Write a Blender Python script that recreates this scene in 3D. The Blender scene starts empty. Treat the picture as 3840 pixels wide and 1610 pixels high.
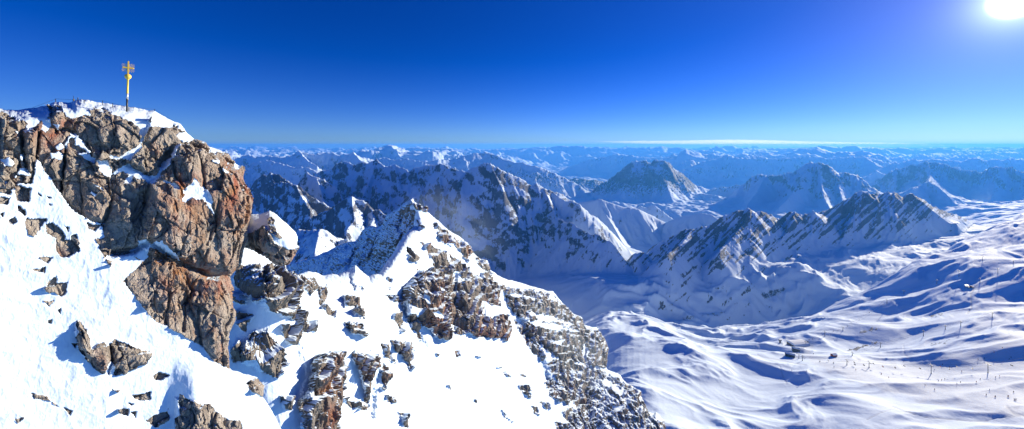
import bpy, bmesh, math, random, time
import numpy as np
from mathutils import Vector, Matrix
T0 = time.time()
random.seed(7)
F = 1300.0; CX = 1920.0; HY = 545.0            # focal length in photo pixels, principal column, eye-level row
PI = math.pi
sc = bpy.context.scene
col = sc.collection
SUN_PX, SUN_PY = 3806.0, 2.0
SUN = Vector(((SUN_PX-CX)/F, 1.0, (HY-SUN_PY)/F)).normalized()

def pt(px, py, Y):
    return Vector(((px-CX)/F*Y, Y, (HY-py)/F*Y))

# ------------------------------------------------------------------ numpy noise
def _hash2(ix, iy, seed):
    h = (ix.astype(np.int64)*374761393 + iy.astype(np.int64)*668265263 + seed*1442695041) & 0xffffffff
    h = ((h ^ (h >> 13))*1274126177) & 0xffffffff
    return (h ^ (h >> 16)) & 0xffffffff
def gn2(x, y, seed=0):
    x = np.asarray(x, dtype=np.float32); y = np.asarray(y, dtype=np.float32)
    x0 = np.floor(x); y0 = np.floor(y); fx = x-x0; fy = y-y0
    ix = x0.astype(np.int64); iy = y0.astype(np.int64)
    u = fx*fx*fx*(fx*(fx*6-15)+10); v = fy*fy*fy*(fy*(fy*6-15)+10)
    def g(dx, dy):
        a = _hash2(ix+dx, iy+dy, seed).astype(np.float32)*np.float32(2*PI/4294967296.0)
        return np.cos(a)*(fx-dx) + np.sin(a)*(fy-dy)
    a = g(0,0); b = g(1,0); c = g(0,1); d = g(1,1)
    return (a+(b-a)*u + ((c+(d-c)*u)-(a+(b-a)*u))*v)*1.5
def _hash3(ix, iy, iz, seed):
    h = (ix*374761393 + iy*668265263 + iz*2147483647 + seed*1442695041) & 0xffffffff
    h = ((h ^ (h >> 13))*1274126177) & 0xffffffff
    return (h ^ (h >> 16)) & 0xffffffff
def vn3(x, y, z, seed=0):
    """smooth 3D gradient noise, about -1..1"""
    x0 = np.floor(x); y0 = np.floor(y); z0 = np.floor(z)
    fx = (x-x0).astype(np.float32); fy = (y-y0).astype(np.float32); fz = (z-z0).astype(np.float32)
    ix = x0.astype(np.int64); iy = y0.astype(np.int64); iz = z0.astype(np.int64)
    u = fx*fx*(3-2*fx); v = fy*fy*(3-2*fy); w = fz*fz*(3-2*fz)
    def g(dx, dy, dz):
        h = _hash3(ix+dx, iy+dy, iz+dz, seed)
        gx = ((h & 1023).astype(np.float32)/511.5-1); gy = (((h >> 10) & 1023).astype(np.float32)/511.5-1); gz = (((h >> 20) & 1023).astype(np.float32)/511.5-1)
        return gx*(fx-dx)+gy*(fy-dy)+gz*(fz-dz)
    def L(a, b, t): return a+(b-a)*t
    return L(L(L(g(0,0,0),g(1,0,0),u),L(g(0,1,0),g(1,1,0),u),v), L(L(g(0,0,1),g(1,0,1),u),L(g(0,1,1),g(1,1,1),u),v), w)*1.4
def fbm2(x, y, o, seed=0, gain=.5, lac=2.03):
    s = 0; a = 1
    for k in range(o):
        s = s + a*gn2(x, y, seed+k*17); x = x*lac+13.7; y = y*lac-7.1; a *= gain
    return s
def ridged2(x, y, o, seed=0, gain=.5, lac=2.07):
    s = 0; a = .5; w = 1
    for k in range(o):
        n = 1-np.abs(gn2(x, y, seed+k*31)); n = n*n*w
        s = s+a*n; w = np.clip(n*1.6, 0, 1); x = x*lac+5.3; y = y*lac+9.2; a *= gain
    return s
def fbm3(x, y, z, o, seed=0, gain=.5, lac=2.03):
    s = 0; a = 1
    for k in range(o):
        s = s+a*vn3(x, y, z, seed+k*17); x = x*lac+3.1; y = y*lac-1.7; z = z*lac+8.3; a *= gain
    return s
def ridged3(x, y, z, o, seed=0, gain=.5, lac=2.07):
    s = 0; a = .5
    for k in range(o):
        n = 1-np.abs(vn3(x, y, z, seed+k*31)); s = s+a*n*n; x = x*lac+5.3; y = y*lac+9.2; z = z*lac-2.2; a *= gain
    return s
def cells3(x, y, z, seed=0):
    """Voronoi: distance to nearest, to second nearest, and a random value of the nearest cell"""
    x0 = np.floor(x); y0 = np.floor(y); z0 = np.floor(z)
    ix = x0.astype(np.int64); iy = y0.astype(np.int64); iz = z0.astype(np.int64)
    fx = (x-x0).astype(np.float32); fy = (y-y0).astype(np.float32); fz = (z-z0).astype(np.float32)
    d1 = np.full(x.shape, 9., np.float32); d2 = d1.copy(); val = np.zeros(x.shape, np.float32)
    tilt = np.zeros(x.shape, np.float32)
    for dx in (-1,0,1):
        for dy in (-1,0,1):
            for dz in (-1,0,1):
                h = _hash3(ix+dx, iy+dy, iz+dz, seed)
                px = dx+(h & 1023).astype(np.float32)/1023-fx; py = dy+((h >> 10) & 1023).astype(np.float32)/1023-fy; pz = dz+((h >> 20) & 1023).astype(np.float32)/1023-fz
                d = px*px+py*py+pz*pz
                r = ((h >> 5) & 255).astype(np.float32)/255
                t = px*(((h >> 3) & 255).astype(np.float32)/127-1)+py*(((h >> 12) & 255).astype(np.float32)/127-1)+pz*(((h >> 21) & 255).astype(np.float32)/127-1)
                m = d < d1
                d2 = np.where(m, d1, np.minimum(d2, d)); val = np.where(m, r, val); tilt = np.where(m, t, tilt); d1 = np.where(m, d, d1)
    return np.sqrt(d1), np.sqrt(d2), val, tilt
def sstep(a, b, x):
    t = np.clip((x-a)/(b-a), 0, 1); return t*t*(3-2*t)

def grid_mesh(name, V, mat, attrs=None, smooth=True):
    """V: (rows, cols, 3) -> one mesh object"""
    R, Cn = V.shape[:2]
    me = bpy.data.meshes.new(name)
    n = R*Cn
    me.vertices.add(n); me.vertices.foreach_set('co', V.reshape(-1).astype(np.float32))
    a = (np.arange(R-1)[:,None]*Cn+np.arange(Cn-1)[None,:]).reshape(-1)
    q = np.stack([a, a+1, a+Cn+1, a+Cn], 1).reshape(-1).astype(np.int32)
    m = len(a)
    me.loops.add(m*4); me.loops.foreach_set('vertex_index', q)
    me.polygons.add(m); me.polygons.foreach_set('loop_start', np.arange(0, m*4, 4, dtype=np.int32))
    me.polygons.foreach_set('use_smooth', np.full(m, smooth))
    me.update(calc_edges=True)
    for k, v in (attrs or {}).items():
        at = me.attributes.new(k, 'FLOAT', 'POINT'); at.data.foreach_set('value', np.ascontiguousarray(v.reshape(-1), dtype=np.float32))
    me.materials.append(mat)
    o = bpy.data.objects.new(name, me); col.objects.link(o)
    return o
def structure(o, name=None):
    o['kind'] = 'structure'
    return o

# ------------------------------------------------------------------ node helpers
class NT:
    def __init__(s, mat):
        s.t = mat.node_tree; s.n = s.t.nodes; s.l = s.t.links
    def new(s, ty, **kw):
        n = s.n.new(ty)
        for k, v in kw.items(): setattr(n, k, v)
        return n
    def put(s, inp, v):
        if hasattr(v, 'is_output'): s.l.new(v, inp)
        elif v is not None: inp.default_value = v
    def math(s, op, a, b=None, c=None, clamp=False):
        n = s.new('ShaderNodeMath', operation=op, use_clamp=clamp)
        for i, v in enumerate((a, b, c)):
            if v is not None: s.put(n.inputs[i], v)
        return n.outputs[0]
    def noise(s, vec, scale, detail=6, rough=.55, dist=0, out='Fac', ty='FBM', lac=2):
        n = s.new('ShaderNodeTexNoise', noise_type=ty); s.put(n.inputs['Vector'], vec)
        n.inputs['Scale'].default_value = scale; n.inputs['Detail'].default_value = detail
        n.inputs['Roughness'].default_value = rough; n.inputs['Distortion'].default_value = dist; n.inputs['Lacunarity'].default_value = lac
        return n.outputs[out]
    def mapping(s, vec, scale=(1,1,1), rot=(0,0,0), loc=(0,0,0)):
        n = s.new('ShaderNodeMapping'); s.put(n.inputs[0], vec); n.inputs['Scale'].default_value = scale; n.inputs['Rotation'].default_value = rot; n.inputs['Location'].default_value = loc
        return n.outputs[0]
    def ss(s, x, a, b):
        n = s.new('ShaderNodeMapRange', interpolation_type='SMOOTHSTEP'); s.put(n.inputs['Value'], x)
        s.put(n.inputs['From Min'], a); s.put(n.inputs['From Max'], b); return n.outputs[0]
    def mix(s, f, a, b, blend='MIX'):
        n = s.new('ShaderNodeMix', data_type='RGBA', blend_type=blend); s.put(n.inputs[0], f)
        s.put(n.inputs[6], a if hasattr(a, 'is_output') else (*a, 1)); s.put(n.inputs[7], b if hasattr(b, 'is_output') else (*b, 1)); return n.outputs[2]
    def attr(s, name):
        return s.new('ShaderNodeAttribute', attribute_name=name).outputs['Fac']
    def pos(s): return s.new('ShaderNodeNewGeometry').outputs['Position']
    def bump(s, h, strength, dist, normal=None):
        n = s.new('ShaderNodeBump'); s.put(n.inputs['Height'], h); s.put(n.inputs['Strength'], strength); s.put(n.inputs['Distance'], dist)
        if normal is not None: s.l.new(normal, n.inputs['Normal'])
        return n.outputs[0]
def new_mat(name):
    m = bpy.data.materials.new(name); m.use_nodes = True
    b = m.node_tree.nodes['Principled BSDF']
    return m, NT(m), b
def plain_mat(name, colr, rough=.6, metal=0, spec=.3):
    m, t, b = new_mat(name)
    p = t.new('ShaderNodeTexCoord').outputs['Object']
    n = t.noise(p, 9, 5)
    c = t.mix(n, tuple(x*.8 for x in colr), tuple(min(1, x*1.15) for x in colr))
    t.l.new(c, b.inputs['Base Color']); b.inputs['Roughness'].default_value = rough; b.inputs['Metallic'].default_value = metal
    b.inputs['Specular IOR Level'].default_value = spec
    return m

SNOW = (.63, .77, .95)
def rocksnow(name, unit, cols, stain=None, stain_amt=.5, edge=.18, vstretch=.35, bump=1.0):
    """snow and rock by the mesh attribute 'rock' (0 snow .. 1 rock), edges broken by noise; unit = size of the rock's detail in metres"""
    m, t, b = new_mat(name)
    p = t.pos()
    s = 1.0/unit
    pm = t.mapping(p, (s, s, s*vstretch))
    pi = t.mapping(p, (s, s, s))
    a = t.attr('rock')
    n1 = t.noise(pi, 1.1, 8, .62)
    n1b = t.noise(pi, 4.2, 6, .65)
    e = t.math('ADD', a, t.math('ADD', t.math('MULTIPLY', t.math('SUBTRACT', n1, .5), edge*3), t.math('MULTIPLY', t.math('SUBTRACT', n1b, .5), edge*2.5)))
    rk = t.ss(e, .44, .56)
    n2 = t.noise(pm, .45, 8, .6, .4)
    n3 = t.noise(pm, 2.2, 8, .7, .3)
    c = t.mix(t.ss(n2, .35, .65), cols[0], cols[1])
    c = t.mix(t.ss(n3, .38, .68), c, cols[2])
    if stain:
        n4 = t.noise(pm, .33, 6, .65, .8)
        st = t.math('MULTIPLY', t.ss(n4, .5, .66), stain_amt)
        st = t.math('ADD', st, t.attr('stain'), clamp=True)
        n5 = t.noise(pm, 1.4, 7, .7)
        st = t.math('MULTIPLY', st, t.ss(n5, .32, .6))
        sc_ = t.mix(t.ss(t.noise(pi, .5, 5), .44, .58), stain[0], stain[1])
        c = t.mix(st, c, sc_)
    # dark cracks
    v = t.new('ShaderNodeTexVoronoi', feature='DISTANCE_TO_EDGE'); 
    wv = t.new('ShaderNodeVectorMath', operation='ADD'); t.l.new(pm, wv.inputs[0])
    ns = t.new('ShaderNodeVectorMath', operation='SCALE'); t.l.new(t.noise(pi, 1.2, 5, .6, out='Color'), ns.inputs[0]); ns.inputs['Scale'].default_value = 1.1
    t.l.new(ns.outputs[0], wv.inputs[1]); t.l.new(wv.outputs[0], v.inputs['Vector']); v.inputs['Scale'].default_value = 1.0
    crack = t.ss(v.outputs['Distance'], .0, .07)
    h_r = t.math('ADD', t.math('MULTIPLY', n3, 1.0), t.math('ADD', t.math('MULTIPLY', n1b, .6), t.math('MULTIPLY', crack, .10)))
    ws = t.noise(pi, .8, 6, .5)
    h_s = t.math('MULTIPLY', ws, .12)
    mh = t.new('ShaderNodeMix'); t.l.new(rk, mh.inputs[0]); t.l.new(h_s, mh.inputs[2]); t.l.new(h_r, mh.inputs[3])
    bn = t.bump(mh.outputs[0], bump, unit*.55)
    fc = t.mix(rk, SNOW, c)
    t.l.new(fc, b.inputs['Base Color']); t.l.new(bn, b.inputs['Normal'])
    b.inputs['Roughness'].default_value = .75
    b.inputs['Specular IOR Level'].default_value = .25
    return m
SUN_E = 5.0; SKY_E = .058; SKY_SAT = 1.42; SKY_TINT = (.70,.49,1.14); SKY_LOW = (.42,.64,1.28); EXPO = .95
HAZE = 6e-5; HAZE_C = (.08,.38,1,1); HAZE_G = .25
# ------------------------------------------------------------------ the land beyond: one sheet of terrain from the ski plateau to the horizon
# control points of the low ground: column, distance, row at which that ground is seen
BASE = [(2300,290,1640),(2700,290,1615),(3200,290,1605),(3840,290,1590),
 (2300,225,1880),(2900,225,1870),(3400,225,1860),(4000,225,1850),
 (2700,335,1510),(3300,335,1500),(3900,335,1460),
 (2300,420,1380),(2600,420,1370),(3000,420,1375),(3400,420,1350),(3900,420,1290),
 (2200,550,1275),(2600,550,1275),(3000,550,1265),(3400,550,1215),(3900,550,1110),
 (2200,750,1205),(2500,750,1218),(2750,750,1232),(2950,750,1195),(3150,760,1130),(3330,780,1045),(3430,800,990),(3560,850,935),(3680,900,870),(3840,950,800),(4000,950,740),
 (2200,955,1198),(2500,955,1208),(2750,965,1228),(2950,965,1208),(3150,965,1148),(3330,985,1075),(3560,1060,975),(3750,1180,880),(3950,1300,800),
 (2200,1110,1065),(2350,1110,1062),(2500,1110,1055),(2750,1120,1045),(3000,1130,1022),(3200,1150,1000),(3400,1200,955),(3600,1400,890),(3800,1800,830),
 (2100,1450,1000),(2350,1400,1030),(2350,1700,965),(2180,1800,940),(2600,1550,1000),(2750,1700,960),(3100,1800,930),(3400,2200,880),(3700,2600,800),
 (2200,2200,900),(2600,2600,860),(3000,3000,800),(3400,3200,780),
 (1900,1200,1150),(1500,1200,1180),(1100,1000,1100),(900,1000,1150),(600,1000,1200),(0,1000,1200),
 (1900,700,1500),(1300,700,1500),(600,700,1500),(1900,400,1900),(1000,400,2000),(0,400,2000),(2050,300,1950),(-200,225,2300),(1500,225,2300),
 (900,2000,850),(1200,2000,870),(600,2000,870),(0,2000,870),(1600,3200,760),(1200,3600,760),(800,3600,760),(200,3600,760),
 (2000,3600,760),(2150,4000,760),(2300,6500,740),(1700,5500,710),(1200,5500,700),(600,5500,700),(0,5500,700),
 (2700,5500,720),(3100,6000,720),(3600,6000,720),(4000,6000,710),
 (2100,8000,700),(2300,8500,695),(1600,9000,670),(1000,9000,670),(300,9000,670),(2800,9000,680),(3400,9000,680),(4000,9000,670),
 (2150,13000,641),(1500,14000,640),(700,14000,640),(2900,14000,640),(3800,14000,640),
 (2000,19000,612),(800,20000,608),(3000,20000,608),(4000,20000,608),(0,20000,608),(1500,26000,595),(3000,26000,595),(0,26000,595),(4000,26000,595)]
def tps(P, vals, reg=1e-4):
    n = len(P); d = np.sqrt(((P[:,None]-P[None])**2).sum(-1)); K = np.where(d > 0, d*d*np.log(d+1e-9), 0)+np.eye(n)*reg
    A = np.zeros((n+3, n+3)); A[:n,:n] = K; A[:n,n] = 1; A[:n,n+1:] = P; A[n,:n] = 1; A[n+1:,:n] = P.T
    return np.linalg.solve(A, np.concatenate([vals, [0,0,0]]))
BP = np.array([((a-CX)/F*1.6, math.log(y)) for a, y, r in BASE]); BV = np.array([(HY-r)/F for a, y, r in BASE])
BW = tps(BP, BV)
def base_q(U, LY):
    u = (U*1.6).astype(np.float32); ly = LY.astype(np.float32)
    q = (BW[-3]+BW[-2]*u+BW[-1]*ly).astype(np.float32)
    for (a, b), w in zip(BP, BW[:-3]):
        r2 = (u-a)**2+(ly-b)**2+1e-9
        q += np.float32(w*.5)*r2*np.log(r2)
    return q

# crests: list of (column, row, distance) ; slopes towards / away from the viewer ; rock share ; flutes ; jaggedness ; rounding
R = []
def ridge(pts, s=(1.0, .8), rock=.5, fl=.3, jag=1.0, rnd=0, fw=90, strata=0, frst=0, ext=6.):
    R.append(dict(p=[pt(*q) for q in pts], s=s, rock=rock, fl=fl, jag=jag, rnd=rnd, fw=fw, strata=strata, frst=frst, ext=ext))
# the great wall in the middle
ridge([(1180,650,2590),(1240,632,2450),(1275,607,2380),(1310,609,2345),(1330,618,2310),(1345,608,2296),(1380,613,2240),(1410,598,2205),(1430,612,2170),(1440,627,2135),(1480,618,2065),
       (1510,628,2029),(1530,643,2001),(1560,628,1959),(1600,622,1917),(1640,617,1882),(1660,616,1861),(1700,634,1833),(1740,643,1805),(1780,628,1778),(1800,618,1764),(1838,609,1750),
       (1870,632,1750),(1910,652,1764),(1950,667,1778),(1990,692,1792),(2010,687,1805),(2040,707,1819),(2070,718,1833),(2095,722,1847),(2120,738,1861),(2165,760,1875)],
      s=(1.25,.9), rock=.50, fl=.5, jag=1.2, fw=85)
ridge([(1838,609,1750),(1862,660,1685),(1882,705,1635)], s=(1.7,1.7), rock=.50, fl=.4, fw=70)
ridge([(1640,617,1882),(1655,700,1750),(1665,780,1645),(1690,860,1540)], s=(1.3,1.1), rock=.50, fl=.4, fw=70)
ridge([(1410,598,2205),(1395,660,2100),(1370,720,1959),(1350,760,1854)], s=(1.4,1.2), rock=.50, fl=.4, fw=60)
ridge([(1480,618,2065),(1500,690,1924),(1520,760,1785),(1560,830,1645)], s=(1.3,1.1), rock=.50, fl=.4, fw=70)
ridge([(1560,628,1959),(1580,720,1750),(1600,800,1610)], s=(1.3,1.1), rock=.50, fl=.4, fw=70)
ridge([(2070,718,1833),(2105,745,1792),(2150,757,1750),(2170,762,1715)], s=(1.1,.9), rock=.4, fl=.3, fw=70)
# snow dome with flutes in front of the far round mountain
ridge([(2165,762,2440),(2213,754,2380),(2246,748,2350),(2266,751,2340),(2299,765,2330),(2338,777,2330),(2391,783,2340),(2415,795,2350),(2440,806,2360),(2497,836,2350),(2535,819,2280),(2559,813,2250),(2607,804,2200),(2631,799,2180),(2665,804,2150),(2690,820,2120),(2720,840,2100)],
      s=(.85,.8), rock=.12, fl=.35, jag=.25, rnd=14, fw=80)
ridge([(2246,748,2350),(2270,800,2230),(2300,850,2120),(2330,905,2020),(2360,960,1920),(2376,1000,1850)], s=(.95,.85), rock=.1, fl=.3, jag=.3, fw=60)
ridge([(2040,707,1806),(2062,760,1730),(2085,815,1630),(2125,832,1540),(2156,842,1480),(2188,866,1430),(2225,878,1370),(2244,883,1340),(2280,900,1300),(2300,917,1275),(2330,955,1240),(2352,990,1215),(2362,1005,1210)], s=(1.0,1.1), rock=.62, fl=.4, jag=1.2, fw=55)
ridge([(2385,778,2700),(2400,771,2680),(2420,779,2670),(2436,771,2660),(2463,774,2650),(2492,798,2620),(2521,822,2600)], s=(1,.9), rock=.35, fl=.4, jag=.8, fw=50)
ridge([(2559,813,2250),(2570,840,2180),(2590,870,2100)], s=(.9,.9), rock=.1, fl=.3, jag=.3)
ridge([(2607,804,2200),(2625,835,2120),(2650,860,2050)], s=(.9,.9), rock=.15, fl=.3, jag=.3)
# round far mountain
ridge([(2120,800,5600),(2174,757,5400),(2251,711,5250),(2290,673,5150),(2328,639,5080),(2367,611,5020),(2391,603,5000),(2420,604,5000),(2439,609,5000),(2463,598,4980),(2492,601,4960),(2511,617,4960),(2540,639,4980),(2579,668,5000),(2607,692,5020),(2656,711,5050),(2727,700,4900),(2784,690,4700)],
      s=(.85,.8), rock=.85, fl=.34, jag=.8, rnd=6, fw=240, frst=1)
ridge([(2463,598,4980),(2480,650,4700),(2500,700,4400),(2520,750,4100)], s=(.8,.75), rock=.7, fl=.35, jag=.8, fw=200, frst=1)
ridge([(2391,603,5000),(2370,660,4700),(2340,720,4450)], s=(.8,.75), rock=.7, fl=.35, jag=.8, fw=200, frst=1)
# peaks to the right
ridge([(2784,690,4000),(2818,664,3950),(2845,655,3920),(2871,653,3900),(2905,658,3850),(2929,654,3820),(2977,644,3780),(3006,624,3750),(3025,608,3730),(3064,612,3700),(3102,612,3700),(3121,629,3700),(3141,646,3700),(3184,648,3720),(3218,658,3740),(3237,673,3760),(3251,694,3780),(3300,720,3800)],
      s=(1.05,.9), rock=.62, fl=.45, jag=1, fw=170)
ridge([(3025,608,3730),(3000,680,3450),(2960,740,3200),(2900,800,2900)], s=(1.1,1), rock=.55, fl=.4, fw=120)
ridge([(3064,612,3700),(3075,680,3450),(3090,740,3200),(3120,800,2900)], s=(1.1,1), rock=.6, fl=.4, fw=120)
ridge([(3130,640,3700),(3145,700,3450),(3160,760,3200)], s=(1.1,1), rock=.5, fl=.4, fw=120)
ridge([(2871,653,3900),(2840,720,3600),(2800,770,3300)], s=(1,.9), rock=.35, fl=.4, fw=120)
ridge([(3251,694,4700),(3300,668,4650),(3338,644,4600),(3362,634,4600),(3410,620,4550),(3440,612,4500),(3478,606,4500),(3531,610,4450),(3564,620,4400),(3598,634,4350),(3651,641,4250),(3685,644,4200),(3714,627,4100),(3738,624,4050),(3762,630,4000),(3796,627,3950),(3840,644,3900),(3940,640,3800)],
      s=(1.15,.9), rock=.66, fl=.5, jag=1, fw=180)
ridge([(3478,606,4500),(3490,660,4150),(3483,684,3600)], s=(1.1,1), rock=.5, fl=.4, fw=130)
ridge([(3420,706,3300),(3450,693,3400),(3483,682,3400),(3520,703,3300),(3560,740,3150),(3598,788,3000)], s=(.9,.9), rock=.35, fl=.4, fw=120)
ridge([(3738,624,4050),(3730,690,3700),(3715,750,3400)], s=(1.1,1), rock=.6, fl=.4, fw=120)
ridge([(3840,644,3900),(3850,720,3500),(3830,780,3200)], s=(1.1,1), rock=.5, fl=.4, fw=120)
# striped limestone wall above the bowl
ridge([(2357,1000,1219),(2376,951,1223),(2415,946,1234),(2429,955,1238),(2451,929,1244),(2482,905,1253),(2516,890,1254),(2554,866,1264),(2598,856,1269),(2646,848,1287),(2680,835,1306),(2700,818,1318),(2712,809,1325),(2745,797,1345),(2775,789,1362),(2806,781,1370),(2833,798,1386),(2861,791,1399),(2895,808,1416),(2924,822,1426),(2953,799,1433),(2982,795,1432),(3006,803,1440),(3049,793,1461),(3073,803,1473),(3107,822,1490),(3130,815,1511),(3150,803,1532),
       (3170,770,1549),(3194,741,1564),(3223,716,1581),(3242,718,1584),(3280,730,1603),(3333,721,1625),(3367,725,1643),(3386,739,1646),(3420,722,1664),(3449,740,1682),(3487,769,1710),(3531,788,1756),(3579,803,1799),(3622,822,1852),(3661,850,1905)],
      s=(.95,.8), rock=.46, fl=.30, jag=1.1, fw=75, strata=1, ext=1.6)
ridge([(2806,781,1370),(2790,840,1290),(2740,900,1200),(2690,950,1124)], s=(1,.9), rock=.5, fl=.3, strata=1, ext=1.6)
ridge([(2982,795,1432),(2960,850,1358),(2920,910,1282),(2900,950,1239)], s=(1,.9), rock=.5, fl=.3, strata=1, ext=1.6)
ridge([(3223,716,1581),(3210,790,1496),(3180,850,1430),(3150,910,1361)], s=(1.1,1), rock=.62, fl=.3, strata=1, ext=1.6)
ridge([(2598,856,1269),(2560,910,1185),(2500,960,1104)], s=(1,.9), rock=.5, fl=.3, strata=1, ext=1.6)
# left group behind the summit rock
ridge([(935,715,1848),(948,692,1806),(960,676,1764),(985,653,1722),(1000,660,1705),(1012,646,1680),(1040,655,1663),(1060,665,1646),(1080,680,1638),(1098,692,1638)], s=(1.4,1.2), rock=.72, fl=.4, jag=.8, fw=60)
ridge([(1012,646,1680),(1025,680,1621),(1040,700,1579)], s=(1.4,1.2), rock=.6, fl=.4, fw=40)
ridge([(940,770,1428),(985,720,1394),(1020,692,1377),(1060,682,1360),(1110,690,1344),(1140,715,1327),(1165,735,1318),(1200,755,1310),(1240,773,1310),(1262,772,1327)], s=(1.25,1.1), rock=.72, fl=.4, jag=.8, fw=60)
ridge([(1110,690,1344),(1120,720,1276),(1150,765,1209),(1165,790,1176)], s=(1.3,1.2), rock=.5, fl=.4, fw=45)
ridge([(1090,760,2029),(1115,700,1994),(1135,665,1973),(1150,645,1959),(1165,652,1952),(1185,665,1945),(1210,672,1938),(1240,685,1931),(1260,702,1931),(1275,725,1931),(1290,755,1917)], s=(1.2,1), rock=.3, fl=.5, jag=.8, fw=80)
ridge([(1185,665,1945),(1200,700,1875),(1210,740,1805)], s=(1.2,1.1), rock=.3, fl=.4, fw=60)
ridge([(1150,820,1150),(1200,800,1140),(1250,772,1130),(1290,748,1110),(1320,733,1100),(1340,741,1100),(1360,752,1100),(1380,765,1100),(1395,789,1090),(1420,786,1080),(1450,808,1060),(1480,830,1050)], s=(1.3,1.1), rock=.72, fl=.4, jag=.9, fw=45)
ridge([(1320,733,1100),(1322,770,1050),(1330,820,990),(1300,860,940)], s=(1.3,1.2), rock=.55, fl=.4, fw=35)
ridge([(1395,789,1090),(1400,820,1040),(1385,860,990)], s=(1.3,1.2), rock=.5, fl=.4, fw=35)
ridge([(1080,900,640),(1110,872,640),(1120,859,640),(1150,866,640),(1180,861,640),(1200,856,640),(1230,876,640),(1270,901,640),(1300,896,640),(1340,912,640),(1400,940,640)], s=(.9,.9), rock=.48, fl=.6, jag=1.0, fw=30)
ridge([(1200,856,640),(1190,900,590),(1180,950,550)], s=(.9,.9), rock=.48, fl=.6, jag=1.0, fw=30)
# second row on the left
ridge([(700,640,7000),(800,620,6500),(865,602,6300),(890,592,6200),(930,578,6100),(960,590,6050),(1000,581,6000),(1060,591,6000),(1090,580,6000),(1120,566,6000),(1160,576,6000),(1180,580,6000),(1240,569,6000),(1290,588,6000),(1325,570,6100),(1360,592,6200),(1400,600,6300)], s=(.9,.8), rock=.3, fl=.6, jag=1.2, fw=260)
ridge([(880,640,4600),(910,622,4500),(950,612,4400),(1000,600,4300),(1050,612,4250),(1100,625,4200),(1160,628,4200),(1190,645,4200)], s=(.9,.8), rock=.3, fl=.6, jag=1, fw=200)
ridge([(1120,566,6000),(1150,600,5500),(1190,625,5100)], s=(.9,.8), rock=.3, fl=.5, fw=200)
ridge([(1325,570,6100),(1350,600,5600),(1380,615,5200)], s=(.9,.8), rock=.3, fl=.5, fw=200)
ridge([(1400,612,5600),(1440,590,5500),(1480,600,5400),(1530,596,5300),(1580,606,5200),(1640,600,5300),(1700,600,5500),(1740,585,5600),(1780,574,5700),(1820,572,5800),(1851,576,5800),(1885,596,5700),(1933,610,5600),(1957,610,5500),(2006,621,5400),(2039,634,5400),(2078,649,5400),(2126,670,5400),(2170,692,5400)], s=(.8,.7), rock=.35, fl=.45, jag=.6, fw=260, frst=.7)
ridge([(2000,705,6600),(2034,693,6400),(2078,682,6300),(2126,671,6200),(2174,669,6200),(2222,675,6200),(2275,686,6300),(2320,700,6400)], s=(.4,.4), rock=.5, fl=.15, jag=.1, rnd=40, fw=260, frst=1)
ridge([(2131,626,11500),(2198,601,11500),(2270,587,11400),(2318,577,11300),(2380,585,11200),(2450,590,11200),(2560,585,11000),(2640,600,10500)], s=(.6,.6), rock=.35, fl=.4, jag=.8, fw=400, frst=.6)
ridge([(2560,640,7200),(2640,606,7600),(2700,590,7800),(2727,578,7800),(2760,590,7700),(2800,592,7600),(2850,588,7500),(2900,596,7500),(2960,590,7500),(3040,584,7400),(3100,594,7400),(3160,590,7300),(3240,588,7200),(3330,610,7100),(3400,630,7000)], s=(.75,.7), rock=.35, fl=.5, jag=1, fw=350, frst=.5)
ridge([(3240,588,7200),(3290,620,6700),(3330,640,6400)], s=(.8,.8), rock=.3, fl=.4, fw=200)
ridge([(3300,640,6200),(3340,615,6300),(3420,600,6400),(3500,596,6500),(3600,605,6500),(3660,592,6500),(3700,600,6500),(3800,596,6400),(3940,610,6300)], s=(.75,.7), rock=.35, fl=.5, jag=1, fw=300)
ridge([(3290,640,5600),(3240,665,5500),(3200,690,5400)], s=(.8,.8), rock=.3, fl=.4, fw=200)
# low swells of the plateau and the lit tongue in the shade


ridge([(1700,566,17500),(1800,562,17500),(1900,560,17500),(1960,556,17300),(2010,551,17200),(2060,554,17100),(2100,543,17000),(2125,548,17000),(2140,549,17000),(2170,544,17000),(2210,553,17000),(2240,550,17000),(2300,557,17000),(2400,552,17000),(2480,553,17000),(2530,560,17000),(2640,563,17000),(2700,553,17000),(2727,547,17000),(2745,546,17000),(2780,556,17000),(2830,560,17000)], s=(.7,.6), rock=.25, fl=.3, jag=.8, fw=700)
ridge([(2780,560,14000),(2830,560,14000),(2900,556,14000),(3000,556,14000),(3060,549,14000),(3088,543,14000),(3120,550,14000),(3160,553,14000),(3202,543,14000),(3230,551,14000),(3300,556,14000),(3390,554,14000),(3420,561,14000),(3480,565,14000),(3560,561,14000),(3700,563,14000),(3750,557,14000),(3800,563,14000),(3940,568,14000)], s=(.7,.6), rock=.25, fl=.3, jag=.8, fw=600)
ridge([(1380,570,15000),(1440,562,15000),(1500,559,15000),(1560,554,15000),(1610,556,15000),(1680,561,15000),(1750,565,15000)], s=(.7,.6), rock=.2, fl=.3, jag=.8, fw=600)
def sdf0(poly, x, y):
    d = np.full(x.shape, 1e9, np.float32); ins = np.zeros(x.shape, bool); n = len(poly)
    for i in range(n):
        ax, ay = poly[i]; bx, by = poly[(i+1) % n]; ex, ey = bx-ax, by-ay
        t = np.clip(((x-ax)*ex+(y-ay)*ey)/(ex*ex+ey*ey+1e-9), 0, 1); d = np.minimum(d, (x-ax-ex*t)**2+(y-ay-ey*t)**2)
        if ay != by: ins ^= (((ay <= y) & (y < by)) | ((by <= y) & (y < ay))) & (x < ax+(y-ay)*ex/(by-ay))
    return np.where(ins, 1, -1)*np.sqrt(d)
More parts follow.
